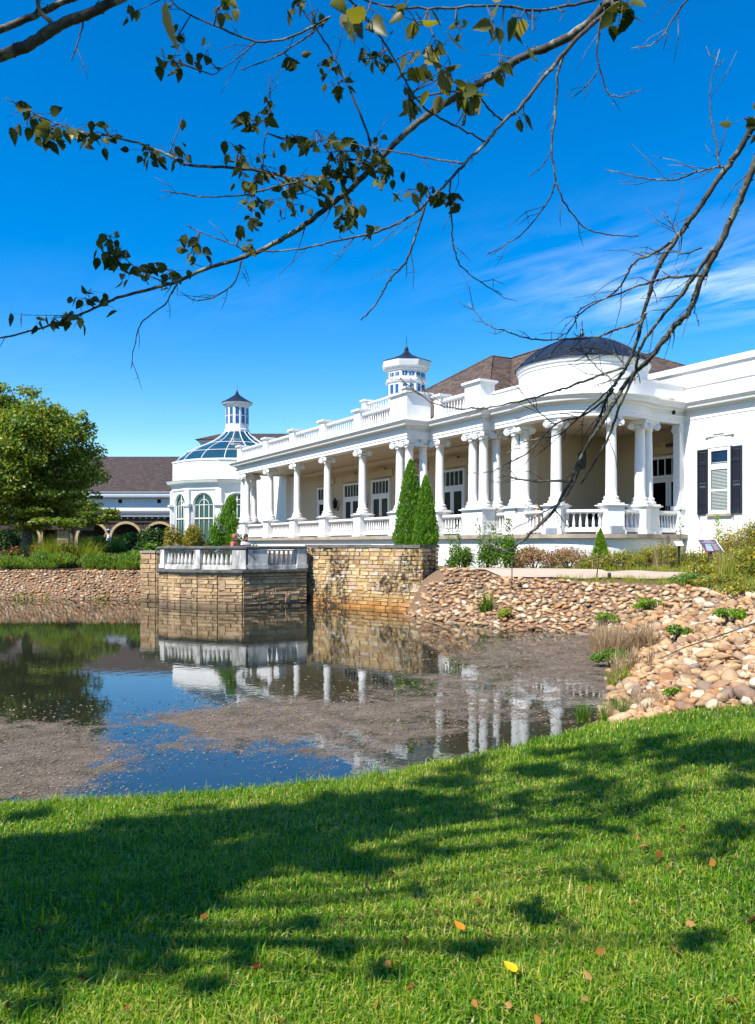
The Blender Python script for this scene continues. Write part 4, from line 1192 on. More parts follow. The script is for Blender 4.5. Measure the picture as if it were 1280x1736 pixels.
# ------------------------------------------------------------------ far hall with the brown roof and arcade
fh = empty('far_hall', (0, 0, 0))
tag(fh, 'far white hall with steep brown shingle roof above a dark timber arcade', 'building')
def fx(u, d): return (u-CX)/FPX*d
DY = 74.0
xl, xr = fx(-260, DY), fx(318, DY)
MB().box(xl, xr, DY, DY+16, 1.2, 7.05).build('wall', WHITE, fh)
MB().box(xl-0.3, xr+0.3, DY-0.5, DY-0.02, 6.75, 6.95).box(xl-0.3, xr+0.3, DY-0.55, DY-0.02, 6.952, 7.06).build('eave', WHITE_TRIM, fh)
MB().box(xl-0.3, xr+0.3, DY-0.56, DY-0.03, 6.55, 6.748).build('gutter', GREYMETAL, fh)
MB().add([(xl-0.5, DY-0.6, 7.0), (xr+0.5, DY-0.6, 7.0), (xr+0.5, DY+8, 11.3), (xl-0.5, DY+8, 11.3), (xr+0.5, DY+16.6, 7.0), (xl-0.5, DY+16.6, 7.0)], [(0, 1, 2, 3), (3, 2, 4, 5), (0, 3, 5), (1, 4, 2)]).build('roof', SHINGLE_DARK, fh)
for u in (-105, -40, 25, 90, 204, 270):
    x = fx(u, DY); wd = empty('window', (x, DY, 0), 0, fh)
    MB().box(-0.30, 0.30, -0.03, 0.0, 5.9, 6.48).build('window_frame', WHITE_TRIM, wd)
    MB().box(-0.18, 0.18, -0.045, -0.032, 6.02, 6.40).build('pane', GLASS, wd)
    MB().box(-0.36, 0.36, -0.08, 0.0, 5.82, 5.898).build('sill', WHITE_TRIM, wd)
LY = DY-3.6
MB().add([(xl, LY, 4.72), (xr, LY, 4.72), (xr, DY-0.01, 5.32), (xl, DY-0.01, 5.32), (xl, LY, 4.60), (xr, LY, 4.60), (xr, DY-0.01, 5.2), (xl, DY-0.01, 5.2)], [(0,1,2,3), (7,6,5,4), (0,4,5,1), (1,5,6,2), (3,2,6,7), (0,3,7,4)]).build('arcade_roof', DARKMETAL, fh)
MB().box(xl, xr, LY-0.12, LY-0.002, 4.62, 4.74).build('gutter', GREYMETAL, fh)
rafters = MB()
x = xl
while x < xr:
    MB().box(x, x+0.08, LY-0.05, LY+0.5, 4.46, 4.598).build('rafter', TANARCH, fh); x += 0.55 if x > fx(150, LY) else 3.0
MB().box(xl, xr, LY+0.1, LY+0.35, 4.1, 4.455).build('beam', DARKWOOD, fh)
MB().box(xl, xr, DY-0.3, DY-0.01, 1.2, 4.6).build('arcade_back', DARKWOOD, fh)
for u in (40, 98, 156, 213, 270):
    xc = fx(u, LY); r = 1.30; n = 18
    op = [(xc - r*math.cos(math.pi*i/n), 2.7 + r*math.sin(math.pi*i/n)) for i in range(n+1)]
    ot = [(xc - (r+0.22)*math.cos(math.pi*i/n), 2.7 + (r+0.22)*math.sin(math.pi*i/n)) for i in range(n+1)]
    m = n+1; mb = MB()
    vs = [(a, LY+0.05, b) for a, b in op] + [(a, LY+0.05, b) for a, b in ot] + [(a, LY+0.4, b) for a, b in op] + [(a, LY+0.4, b) for a, b in ot]
    fs = []
    for i in range(n): fs += [(i, i+1, m+i+1, m+i), (2*m+i, 3*m+i, 3*m+i+1, 2*m+i+1), (i, 2*m+i, 2*m+i+1, i+1), (m+i, m+i+1, 3*m+i+1, 3*m+i)]
    mb.add(vs, fs).build('timber_arch', TANARCH, fh)
    for sx in (-1, 1): MB().box(xc+sx*(r+0.11)-0.11, xc+sx*(r+0.11)+0.11, LY+0.06, LY+0.39, 1.2, 2.7).build('post', TANARCH, fh)
    mb = MB(); tp = [(xc-(r+0.23)+2*(r+0.23)*i/n, 4.1) for i in range(n+1)]
    vs = [(a, LY+0.2, b) for a, b in ot] + [(a, LY+0.2, b) for a, b in tp]
    mb.add(vs, [(i, i+1, m+i+1, m+i) for i in range(n)]).build('spandrel', DARKWOOD, fh)

# small brown roof showing behind the glass roof
bk = empty('rear_lantern_roof', (fx(392, 84), 84, 0)); tag(bk, 'white roof block with brown hip roof peeping out behind the glass roof', 'building')
MB().box(-3.3, 9, 0, 6, 1.5, 13.2).build('wall', WHITE, bk)
MB().box(-3.45, 9.1, -0.2, 6.1, 13.0, 13.3).build('eave', WHITE_TRIM, bk)
MB().add([(-3.8, -0.5, 13.3), (9.4, -0.5, 13.3), (9.4, 6.5, 13.3), (-3.8, 6.5, 13.3), (-1.6, 3, 14.4), (7, 3, 14.4)], [(0, 1, 5, 4), (1, 2, 5), (2, 3, 4, 5), (3, 0, 4), (0, 3, 2, 1)]).build('roof', SHINGLE_DARK, bk)

# low stone pavilion behind the left tree
sp_ = empty('stone_pavilion', (0, 0, 0)); tag(sp_, 'low tan stone pavilion half hidden behind the big left tree', 'building')
PD = 56.0
for ua, ub in ((-150, 42), (96, 116)):
    MB().box(fx(ua, PD), fx(ub, PD), PD, PD+0.5, 1.3, 3.2).build('wall_core', MORTAR, sp_)
    stone_face(sp_, [(fx(ua, PD), PD), (fx(ub, PD), PD)], 1.3, 3.2, BALSTONE, course=(0.25, 0.36), width=(0.5, 1.1), rs=21)
MB().box(fx(-160, PD), fx(125, PD), PD-0.4, PD+4, 3.21, 3.5).build('roof_slab', DARKWOOD, sp_)
MB().box(fx(42, PD), fx(96, PD), PD+3, PD+3.3, 1.3, 3.2).build('back_wall', DARKWOOD, sp_)
# ------------------------------------------------------------------ vegetation helpers
def unit(v): return v/np.maximum(np.linalg.norm(v, axis=-1, keepdims=True), 1e-9)
def leaf_cloud(name, P, size, mat, parent=None, out=None, aspect=0.55, upbias=0.3, rnd=None, lift=None):
    """leaf-sized rhombi: P (n,3) centres, out (n,3) outward direction each leaf tends to face"""
    n = len(P)
    nr = unit(RNG.normal(size=(n, 3)))
    if out is not None: nr = unit(nr*0.8 + out*0.7)
    nr[:, 2] += upbias; nr = unit(nr)
    a = unit(np.cross(nr, RNG.normal(size=(n, 3)))) if lift is None else unit(lift + 0.35*RNG.normal(size=(n, 3)))
    b = unit(np.cross(nr, a))
    s = (size*RNG.uniform(0.6, 1.35, n))[:, None]
    V, F = quads(P, a*s*0.5, b*s*aspect*0.5)
    if rnd is None: rnd = RNG.random(n)
    me = big_mesh(name, V, F, mat, np.repeat(rnd, 4))
    return link(name, me, parent)
def blob_points(blobs, n, fill=0.45):
    """points in ellipsoids (x,y,z,rx,ry,rz), thicker towards their surface"""
    B = np.array(blobs, float)
    wgt = (B[:, 3]*B[:, 4]*B[:, 5])**(2/3); wgt /= wgt.sum()
    k = RNG.choice(len(B), n, p=wgt)
    d = unit(RNG.normal(size=(n, 3)))
    r = RNG.random(n)**fill
    P = B[k, :3] + d*B[k, 3:]*r[:, None]
    return P, d
F_TREE = m_foliage('tree_leaf', [(0, (0.059, 0.114, 0.014)), (0.35, (0.121, 0.186, 0.022)), (0.65, (0.200, 0.263, 0.031)), (0.85, (0.321, 0.306, 0.040)), (1, (0.079, 0.131, 0.018))], 0.45)
F_ARB = m_foliage('arborvitae_spray', [(0, (0.069, 0.167, 0.016)), (0.5, (0.117, 0.254, 0.020)), (0.8, (0.176, 0.313, 0.028)), (1, (0.078, 0.196, 0.020))], 0.35)
F_LIME = m_foliage('lime_spray', [(0, (0.112, 0.213, 0.013)), (0.5, (0.175, 0.288, 0.015)), (1, (0.125, 0.237, 0.015))], 0.45)
F_DARK = m_foliage('dark_shrub_leaf', [(0, (0.018, 0.045, 0.009)), (0.5, (0.045, 0.090, 0.015)), (1, (0.030, 0.068, 0.012))], 0.35)
F_GREEN = m_foliage('shrub_leaf', [(0, (0.056, 0.128, 0.016)), (0.4, (0.096, 0.192, 0.019)), (0.75, (0.160, 0.256, 0.032)), (1, (0.080, 0.160, 0.019))], 0.45)
F_JUN = m_foliage('juniper_spray', [(0, (0.088, 0.176, 0.021)), (0.45, (0.150, 0.246, 0.032)), (0.8, (0.246, 0.317, 0.053)), (1, (0.106, 0.194, 0.026))], 0.4)
F_GOLD = m_foliage('golden_shrub_leaf', [(0, (0.160, 0.176, 0.024)), (0.5, (0.272, 0.240, 0.032)), (0.8, (0.352, 0.256, 0.048)), (1, (0.144, 0.160, 0.024))], 0.4)
F_PINK = m_foliage('pink_bract', [(0, (0.100, 0.138, 0.025)), (0.3, (0.150, 0.175, 0.037)), (0.5, (0.425, 0.188, 0.138)), (0.75, (0.525, 0.275, 0.200)), (1, (0.175, 0.163, 0.037))], 0.4)
F_MEAD = m_foliage('meadow_leaf', [(0, (0.068, 0.121, 0.016)), (0.3, (0.135, 0.203, 0.027)), (0.55, (0.270, 0.270, 0.041)), (0.72, (0.540, 0.405, 0.027)), (0.88, (0.243, 0.162, 0.054)), (1, (0.095, 0.149, 0.020))], 0.45)
F_YEL = m_foliage('yellow_flower', [(0, (0.450, 0.300, 0.010)), (0.6, (0.550, 0.400, 0.020)), (1, (0.300, 0.250, 0.020))], 0.4)
F_RED = m_foliage('red_flower', [(0, (0.500, 0.050, 0.060)), (0.6, (0.550, 0.120, 0.140)), (1, (0.350, 0.050, 0.050))], 0.3)
F_GREY = m_foliage('grey_twig_leaf', [(0, (0.160, 0.150, 0.120)), (0.5, (0.240, 0.220, 0.180)), (1, (0.110, 0.110, 0.070))], 0.3)
F_STRAW = m_foliage('dry_straw', [(0, (0.340, 0.240, 0.130)), (0.5, (0.450, 0.340, 0.200)), (1, (0.260, 0.180, 0.090))], 0.35)
F_YG = m_foliage('yellow_grass', [(0, (0.196, 0.252, 0.028)), (0.5, (0.364, 0.350, 0.056)), (1, (0.140, 0.210, 0.021))], 0.45)
t = NT('bark'); p = t.pos()
mpb = t.n('ShaderNodeMapping', {'Vector': p, 'Scale': (1, 1, 0.35)})
f = t.noise(mpb.outputs[0], 22, 6, 0.7)
col = t.mix(t.rng(f, 0.35, 0.65), (0.018, 0.014, 0.010, 1), (0.085, 0.068, 0.050, 1))
lich = t.rng(t.noise(p, 13, 5, 0.7), 0.52, 0.62)
col = t.mix(t.math('MULTIPLY', lich, 0.75, True), col, (0.24, 0.25, 0.18, 1))
BARK = t.done(t.pbr(col, 0.85, t.bump(f, 0.6, 0.01)))
TWIG = m_plain('twig_bark', (0.055, 0.040, 0.030), 0.7, 0.5, 9)
STEM = m_plain('green_stem', (0.07, 0.08, 0.02), 0.7, 0.3, 9)

def shrub(name, label, x, y, rx, ry, h, n, size, mat, cat='shrub', group=None, flowers=None, nb=9, z=None, aspect=0.55, flat=0.0, lift=None):
    z0 = Hs(x, y) if z is None else z
    root = empty(name, (0, 0, 0)); tag(root, label, cat, group)
    rr = random.Random(hash(label) & 0xffff if False else int(abs(x*131+y*977)*10) % 65536)
    bl = []
    for i in range(nb):
        a = rr.uniform(0, 6.28); q_ = math.sqrt(rr.random())*0.6
        bx, by = x + rx*q_*math.cos(a), y + ry*q_*math.sin(a)
        hz = h*(rr.uniform(0.45, 0.72))*(1 - 0.25*q_)
        bl.append((bx, by, z0+hz*0.95, rx*rr.uniform(0.35, 0.52), ry*rr.uniform(0.35, 0.52), h*rr.uniform(0.26, 0.40)))
    for i in range(nb//2):
        a = rr.uniform(0, 6.28)
        bl.append((x+rx*0.6*math.cos(a), y+ry*0.6*math.sin(a), z0+h*0.25, rx*0.4, ry*0.4, h*0.27))
    P, d = blob_points(bl, n)
    P = P[P[:, 2] > z0-0.02]; d = d[:len(P)]
    lf = None if lift is None else np.tile(np.array([0, 0, 1.0]), (len(P), 1)) + unit(P - np.array([x, y, z0]))*0.6
    leaf_cloud('foliage', P, size, mat, root, d, aspect, lift=lf)
    st = MB()
    for i in range(5):
        b = bl[i % len(bl)]; st.tube([(x+rr.uniform(-.05, .05), y+rr.uniform(-.05, .05), z0-0.05), ((x+b[0])/2, (y+b[1])/2, (z0+b[2])/2), b[:3]], [0.02+0.01*h, 0.015, 0.006], 5)
    st.build('stem', TWIG, root)
    if flowers:
        fm, fn, fs = flowers
        P, d = blob_points(bl, fn, 0.15); P = P[P[:, 2] > z0+h*0.3]
        leaf_cloud('flowers', P, fs, fm, root, None, 0.8)['kind'] = 'stuff'
    return root

def cone_tree(name, label, x, y, z0, r, h, n, size, mat, group=None, cat='tree', e=0.8):
    root = empty(name, (0, 0, 0)); tag(root, label, cat, group)
    k = RNG.random(n); k = 1-(1-k)**0.62                      # more at the bottom
    a = RNG.uniform(0, 6.283, n)
    prof = r*np.minimum(1.0, ((1-k)**e)*1.08)*(0.82+0.18*np.minimum(1, k/0.12))
    lob = 1 + 0.13*np.sin(5*a+k*9)*np.cos(k*26+2*a) + 0.08*np.sin(11*a-k*40) + np.where(RNG.random(n) < 0.06, RNG.random(n)*0.22, 0)
    q_ = RNG.random(n)**0.25
    rr_ = prof*lob*q_
    P = np.stack([x+rr_*np.cos(a), y+rr_*np.sin(a), z0+0.03+h*k], 1)
    outd = np.stack([np.cos(a), np.sin(a), np.full(n, 0.25)], 1)
    lift = outd*0.55 + np.array([0, 0, 1.0])
    leaf_cloud('crown', P, size, mat, root, outd, 0.42, 0.0, lift=lift)
    MB().tube([(x, y, z0-0.1), (x, y, z0+h*0.5), (x, y, z0+h*0.93)], [0.05+0.02*h, 0.04, 0.01], 6).build('trunk', TWIG, root)
    return root

def blades(name, bases, n_each, h, spread, mat, parent, width=0.012, droop=0.5, seg=3):
    """grass-like blades curving out from each base"""
    B = np.repeat(np.asarray(bases, float), n_each, 0); n = len(B)
    a = RNG.uniform(0, 6.283, n); L = h*RNG.uniform(0.55, 1.1, n); sp = spread*RNG.random(n)
    d = np.stack([np.cos(a), np.sin(a), np.zeros(n)], 1); s = np.stack([-np.sin(a), np.cos(a), np.zeros(n)], 1)
    B = B + d*(RNG.random(n)*0.12*h)[:, None]
    rows = []
    for i in range(seg+1):
        k = i/seg
        c = B + d*(sp*L*k**1.6)[:, None] + np.array([0, 0, 1.0])*(L*(k - droop*sp*k**2.2))[:, None]
        w_ = width*(1-k*0.92)
        rows.append(c - s*w_/2); rows.append(c + s*w_/2)
    V = np.stack(rows, 1).reshape(-1, 3); m = 2*(seg+1)
    F = []
    base = np.arange(n)*m
    for i in range(seg): F.append(np.stack([base+2*i, base+2*i+1, base+2*i+3, base+2*i+2], 1))
    return link(name, big_mesh(name, V, np.concatenate(F), mat, np.repeat(RNG.random(n), m)), parent)

# ------------------------------------------------------------------ left bank planting
def broad_tree(name, label, x, y, h, crown, nleaf, size, trunk_r, mat=F_TREE, group=None, seed=1):
    """crown: list of ellipsoids in world coordinates"""
    root = empty(name, (0, 0, 0)); tag(root, label, 'tree', group)
    rr = random.Random(seed); z0 = Hs(x, y)
    clumps = []
    for (cx0, cy0, cz0, ax, ay, az, k) in crown:
        for i in range(k):
            d = Vector((rr.gauss(0, 1), rr.gauss(0, 1), rr.gauss(0, 1))).normalized(); q_ = rr.random()**0.4*0.82
            s_ = rr.uniform(0.20, 0.36)
            clumps.append((cx0+d.x*ax*q_, cy0+d.y*ay*q_, cz0+d.z*az*q_, ax*s_, ay*s_, az*s_*0.62))
    P, d = blob_points(clumps, nleaf, 0.55)
    leaf_cloud('crown', P, size, mat, root, d*0.6, 0.6, 0.45)
    tr = MB(); top = Vector((x+0.1, y, h*0.8))
    tr.tube([(x, y, z0-0.2), (x, y, z0+0.25), (x+0.05, y, z0+1.6), (x+0.05, y, (z0+h)*0.5), top], [trunk_r*1.5, trunk_r*1.08, trunk_r*0.9, trunk_r*0.6, 0.03], 10)
    tr.build('trunk', BARK, root)
    for i in range(26):
        c = clumps[rr.randrange(len(clumps))]; za = z0+1.5 + (c[2]-z0-1.5)*rr.uniform(0.2, 0.6); za = max(za, z0+1.5)
        a = Vector((x+0.05, y, za)); b = Vector(c[:3])
        MB().tube([a, a.lerp(b, 0.5)+Vector((0, 0, 0.25)), b], [trunk_r*0.4, trunk_r*0.22, 0.015], 5).build('limb', BARK, root)
    return root
tx, ty = fx(45, 36.0), 36.0
broad_tree('shade_tree', 'large round-crowned green tree above the left rock bank', tx, ty, 9.8,
           [(tx-0.3, ty, 6.1, 3.9, 3.4, 3.3, 95), (tx-1.2, ty, 8.3, 2.2, 2.2, 1.6, 26), (tx+1.9, ty, 7.3, 1.2, 1.4, 1.9, 22), (tx+0.6, ty-0.5, 3.9, 3.2, 3, 1.2, 26), (tx+2.5, ty, 5.0, 1.3, 1.4, 1.6, 16), (tx+1.0, ty-0.8, 3.3, 2.6, 2.2, 0.7, 14), (tx-1.8, ty-0.8, 3.4, 2.0, 2.0, 0.8, 12)], 60000, 0.17, 0.24, seed=4)
x2, y2 = fx(122, 46), 46
broad_tree('small_tree', 'small dark tree between the big tree and the timber arcade', x2, y2, 5.0,
           [(fx(150, 46), 46, 3.9, 2.0, 1.7, 1.0, 26), (fx(110, 46), 46.5, 4.0, 1.6, 1.6, 1.1, 14)], 9000, 0.16, 0.13, seed=9)
x2, y2 = fx(-40, 44), 44
broad_tree('rear_tree', 'dark tree partly hidden behind the big tree at the left edge', x2, y2, 7.5,
           [(x2, y2, 5.2, 3.0, 2.6, 2.4, 40)], 12000, 0.18, 0.18, seed=12)
def at(u, v, d): return pw(u, v, d)
# junipers along the bank top
for (u, d_, rx, h, n, lab) in ((20, 33.6, 1.0, 0.75, 2600, 'low spreading juniper at the left end of the rock bank'),
                               (95, 33.7, 1.35, 0.85, 4200, 'deep green spreading juniper just right of the tree trunk'),
                               (178, 33.8, 1.3, 0.9, 4200, 'light green juniper in the middle of the bank hedge'),
                               (220, 33.7, 1.1, 0.85, 3600, 'yellowish juniper beside the stone pier')):
    shrub('juniper', lab, fx(u, d_), d_, rx, 0.8, h, n, 0.13, F_JUN, group='junipers on the left bank', aspect=0.3, lift=True)
for (u, d_, h, lab) in ((88, 34.5, 1.5, 'left clump of tall yellow fountain grass behind the junipers'), (136, 34.6, 1.4, 'right clump of tall yellow fountain grass behind the junipers')):
    g = empty('ornamental_grass', (0, 0, 0)); tag(g, lab, 'grass clump', 'fountain grasses')
    x = fx(u, d_); z = Hs(x, d_)
    blades('blades', [(x+dx, d_+dy, z) for dx, dy in ((-.5, 0), (0, .1), (.5, 0), (.25, -.2), (-.25, -.2))], 190, h, 0.75, F_YG, g, 0.026)
for (u, d_, lab, r_, h_) in ((22, 34.5, 'red flowering plant at the left edge under the tree', 0.6, 1.0), (60, 34.6, 'red flowering plant right beside the tree trunk', 0.5, 1.1), (114, 34.2, 'red flowering plant between the two grass clumps', 0.55, 1.2)):
    shrub('flowering_plant', lab, fx(u, d_), d_, r_, 0.5, h_, 900, 0.11, F_GREEN, 'flowering plant', 'red flowers on the left bank', flowers=(F_RED, 160, 0.11))
for (u, d_, rx, h, m_, lab) in ((8, 39, 1.3, 1.7, F_DARK, 'dark shrub at the far left edge'), (40, 40.0, 0.8, 1.3, F_GREEN, 'bright green shrub left of the trunk'), (160, 41, 0.9, 1.2, F_GREEN, 'rounded green shrub in front of the seated visitor'),
                                (195, 39.0, 1.3, 0.75, F_GREEN, 'low green perennial bed behind the juniper hedge'), (240, 37, 0.9, 1.5, F_DARK, 'dark purple-green shrub left of the stone pier'),
                                (262, 35.5, 1.05, 1.9, F_DARK, 'dark green rounded shrub behind the stone pier'), (264, 34.3, 0.6, 1.25, F_GREEN, 'bright green shrub right above the stone pier'),
                                (205, 47, 1.2, 1.35, F_LIME, 'lime green shrub behind the person in blue')):
    shrub('bush', lab, fx(u, d_), d_, rx, rx*0.8, h, int(2600*rx*h), 0.12, m_, group='bushes on the left bank')
# planting on the terrace
for (u, d_, rx, h, m_, sz, lab) in ((294, 33.5, 0.62, 1.75, F_GOLD, 0.10, 'tall golden shrub behind the left end of the balustrade'), (330, 33.2, 0.7, 1.85, F_GOLD, 0.10, 'golden shrub beside the tall conifer behind the balustrade'),
                                    (306, 31.0, 0.5, 1.05, F_GREY, 0.09, 'small grey leaved shrub behind the balustrade'), (430, 31.2, 0.42, 0.95, F_GREY, 0.09, 'small grey twiggy plant beside the red haired visitor')):
    shrub('terrace_shrub', lab, fx(u, d_), d_, rx, rx*0.8, h, int(4500*rx*h), sz, m_, z=1.31, group='shrubs on the terrace')
con = empty('conifer', (0, 0, 0)); tag(con, 'bright green feathery conifer behind the curved balustrade', 'tree')
xc, yc = fx(374, 34), 34.0
cb = []
rr = random.Random(5)
for i in range(90):
    k = rr.random()**1.3; ww = 0.85*(1-k)**0.75
    cb.append((xc-0.05+rr.uniform(-1, 1)*ww + 0.50*k, yc+rr.uniform(-.6, .6)*ww, 1.45+2.6*k, 0.2, 0.2, 0.34))
P, d = blob_points(cb, 15000)
lf = np.tile(np.array([0.12, 0, 1.0]), (len(P), 1)) + d*0.35
leaf_cloud('crown', P, 0.12, F_ARB, con, d, 0.3, lift=lf)
MB().tube([(xc, yc, 1.2), (xc+0.2, yc, 2.6), (xc+0.4, yc, 4.1)], [0.08, 0.05, 0.01], 6).build('trunk', TWIG, con)
# twin arborvitae behind the ochre wall
cone_tree('arborvitae', 'taller left one of the twin clipped arborvitae behind the stone wall', fx(696, 27.9), 27.9, 2.06, 0.60, 3.12, 15000, 0.085, F_ARB, 'twin arborvitae', e=0.62)
cone_tree('arborvitae', 'shorter right one of the twin clipped arborvitae behind the stone wall', fx(722, 27.3), 27.3, 2.06, 0.45, 2.50, 11000, 0.085, F_ARB, 'twin arborvitae', e=0.62)
cone_tree('cone_shrub', 'small bright lime cone-shaped conifer in the bed before the rotunda', fx(1018, 26.3), 26.3, Hs(fx(1018, 26.3), 26.3), 0.38, 1.35, 5000, 0.07, F_LIME, None, 'shrub', e=0.85)

# ------------------------------------------------------------------ bed in front of the porch
for (u, d_, rx, h, n, m_, lab) in ((782, 27.2, 0.62, 1.05, 1800, F_GREEN, 'glossy green shrub next to the end of the stone wall'), (826, 26.9, 0.5, 1.2, 1700, F_GREEN, 'green shrub with upright shoots below the triple columns'), (858, 26.7, 0.62, 1.3, 2200, F_GREEN, 'dark green shrub left of the pink hedge')):
    s_ = shrub('laurel', lab, fx(u, d_), d_, rx, 0.55, h, n, 0.09, m_, group='green shrubs below the porch', nb=7)
    x = fx(u, d_); z = Hs(x, d_)
    for k in range(5):
        xx = x + random.uniform(-rx, rx)*0.6; hh = h + random.uniform(0.2, 0.75)
        tip = (xx+random.uniform(-.15, .15), d_, z+hh)
        MB().tube([(xx, d_, z+0.2), (xx+0.03, d_, z+hh*0.6), tip], [0.012, 0.009, 0.004], 4).build('shoot', STEM, s_)
        kk = RNG.random(60); P = np.stack([xx+(tip[0]-xx)*kk+RNG.normal(0, .06, 60), d_+RNG.normal(0, .06, 60), z+0.3+(hh-0.3)*kk], 1)
        leaf_cloud('foliage', P, 0.085, F_GREEN, s_)
for (u, d_, rx, h, n, lab) in ((905, 26.4, 0.95, 0.85, 4200, 'left half of the pink flowering hedge below the rotunda'), (965, 26.4, 0.95, 0.9, 4200, 'right half of the pink flowering hedge below the rotunda')):
    shrub('abelia', lab, fx(u, d_), d_, rx, 0.65, h, n, 0.065, F_PINK, group='pink flowering hedge', nb=10, flowers=(F_PINK, 700, 0.06))
MEADOW = ((1000, 25.9, 0.6, 0.55, 'low yellow-green wildflowers left of the cone conifer'), (1052, 26.0, 0.75, 0.75, 'wildflower clump just right of the cone conifer'), (1095, 26.1, 0.8, 0.8, 'wildflower clump below the rust stained corner'),
          (1140, 25.8, 0.8, 0.9, 'wildflowers around the small white label'), (1180, 25.2, 0.7, 0.6, 'wildflowers between the two signs'), (1225, 25.6, 0.8, 1.05, 'wildflowers behind the purple sign'),
          (1262, 24.6, 0.85, 1.5, 'tall yellow goldenrod mass right of the purple sign'), (1295, 24.0, 0.95, 1.8, 'tallest yellow goldenrod at the right edge'), (1240, 23.0, 0.7, 0.8, 'brownish meadow clump in front of the purple sign'), (1275, 21.5, 0.9, 0.95, 'brownish meadow clump at the right edge'),
          (1185, 22.6, 0.55, 0.45, 'low grassy clump at the end of the path'))
for (u, d_, rx, h, lab) in MEADOW:
    tall = 'goldenrod' in lab
    g = shrub('wildflower_clump', lab, fx(u, d_), d_, rx, 0.6, h, int(2600*rx*max(h, .7)), 0.075, F_MEAD, 'wildflowers', 'wildflowers along the path', flowers=(F_YEL, int((520 if tall else 130)*rx), 0.06), nb=9)
    x = fx(u, d_); z = Hs(x, d_)
    blades('blades', [(x+random.uniform(-rx, rx)*0.9, d_+random.uniform(-.4, .4), z) for _ in range(14)], 14, h*1.05, 0.5, F_YG if random.random() < .6 else F_STRAW, g, 0.014)
# tall single weeds against the wall
def weed(label, u, v_top, d_, mat, n=160, sw=0.1, size=0.075):
    x = fx(u, d_); z = Hs(x, d_); zt = CZ + (YH-v_top)/FPX*d_
    g = empty('tall_weed', (0, 0, 0)); tag(g, label, 'weed', 'tall weeds by the wall')
    MB().tube([(x, d_, z), (x+0.03, d_, (z+zt)/2), (x-0.02, d_, zt)], [0.014, 0.010, 0.004], 5).build('stem', STEM, g)
    k = RNG.random(n); P = np.stack([x+RNG.normal(0, sw, n)*(1.1-k), d_+RNG.normal(0, sw, n), z+(zt-z)*(0.1+0.9*k)], 1)
    leaf_cloud('leaves', P, size, mat, g)
weed('bright green leafy weed rising in front of the shuttered window', 1217, 873, 26.0, F_LIME, 260, 0.12)
weed('thin dark sapling in front of the return balustrade', 1152, 862, 26.3, F_DARK, 70, 0.12)
weed('straw coloured seedhead stalk right of the window', 1250, 868, 25.5, F_STRAW, 70, 0.09, 0.05)
weed('wispy grey stalk at the right edge of the wall', 1272, 880, 24.8, F_GREY, 60, 0.09, 0.05)
weed('thin grey stalk below the left shutter', 1190, 895, 26.0, F_GREY, 40, 0.06, 0.05)
# plants among the rocks
def gclump(name, label, x, y, n, h, mat, width=0.014, spread=0.8, nb=8, r=0.25, cat='grass clump'):
    g = empty(name, (0, 0, 0)); tag(g, label, cat); bs = []
    for i in range(nb):
        bx, by = x+random.uniform(-r, r), y+random.uniform(-r, r); bs.append((bx, by, max(Hs(bx, by), 0)+0.02))
    blades('blades', bs, n, h, spread, mat, g, width); return g
gclump('strap_leaf_plant', 'dark green strap-leaved clump alone on the far rocks', fx(826, 22.0), 22.0, 16, 0.75, F_GREEN, 0.03, 0.8, 6, 0.15, 'plant')
gclump('dry_grass', 'pale dry grass clump at the water edge of the rock bank', 4.75, 15.3, 60, 0.75, F_STRAW, 0.012, 0.75, 26, 0.5)
gclump('dry_grass', 'smaller dry grass tuft below the big pale clump', 4.25, 13.3, 30, 0.5, F_STRAW, 0.010, 0.8, 10, 0.3)
gclump('shore_grass', 'yellow-green tuft at the inner corner of the shore', 3.72, 12.0, 30, 0.36, F_YG, 0.012, 0.8, 6, 0.16)
gclump('dry_grass', 'flattened straw strip between the rocks and the lawn', 3.2, 9.75, 26, 0.24, F_STRAW, 0.008, 1.1, 26, 0.42)
gclump('shore_grass', 'green tuft where lawn meets the pond corner', 2.72, 9.6, 34, 0.3, F_GREEN, 0.010, 0.8, 12, 0.28)
for (u, v, d_, r_, lab, m_) in ((1100, 1020, 19.2, 0.45, 'bright green weed patch high on the rocks', F_LIME), (1030, 1035, 19.4, 0.35, 'bright green weed patch above the dry grass', F_LIME), (1040, 1115, 16.0, 0.45, 'green weed patch at the shore left of the dry grass', F_GREEN), (1035, 1140, 14.0, 0.4, 'dark green weed patch at the water edge', F_GREEN),
                                (1140, 1200, 9.4, 0.13, 'tiny lime green weed beside the lawn edge', F_LIME), (1240, 1075, 14.0, 0.35, 'green weed patch near the right edge of the rocks', F_LIME), (1150, 1082, 14.5, 0.3, 'sparse green weeds in the middle of the rocks', F_GREEN),
                                (860, 1060, 20.9, 0.3, 'green weed tuft at the foot of the far rocks', F_YG), (1220, 1000, 19.5, 0.7, 'weedy green patch below the meadow', F_MEAD), (1265, 1010, 17.0, 0.8, 'weedy green patch at the right edge', F_MEAD), (1165, 1000, 20.5, 0.6, 'weedy patch at the end of the rocks', F_GREEN)):
    x = fx(u, d_)
    shrub('weed_patch', lab, x, d_, r_, r_*0.9, 0.28 if r_ > .2 else 0.12, int(2200*r_), 0.06 if d_ > 12 else 0.03, m_, 'weeds', 'weeds among the rocks', nb=6, z=max(Hs(x, d_), 0)+0.08)
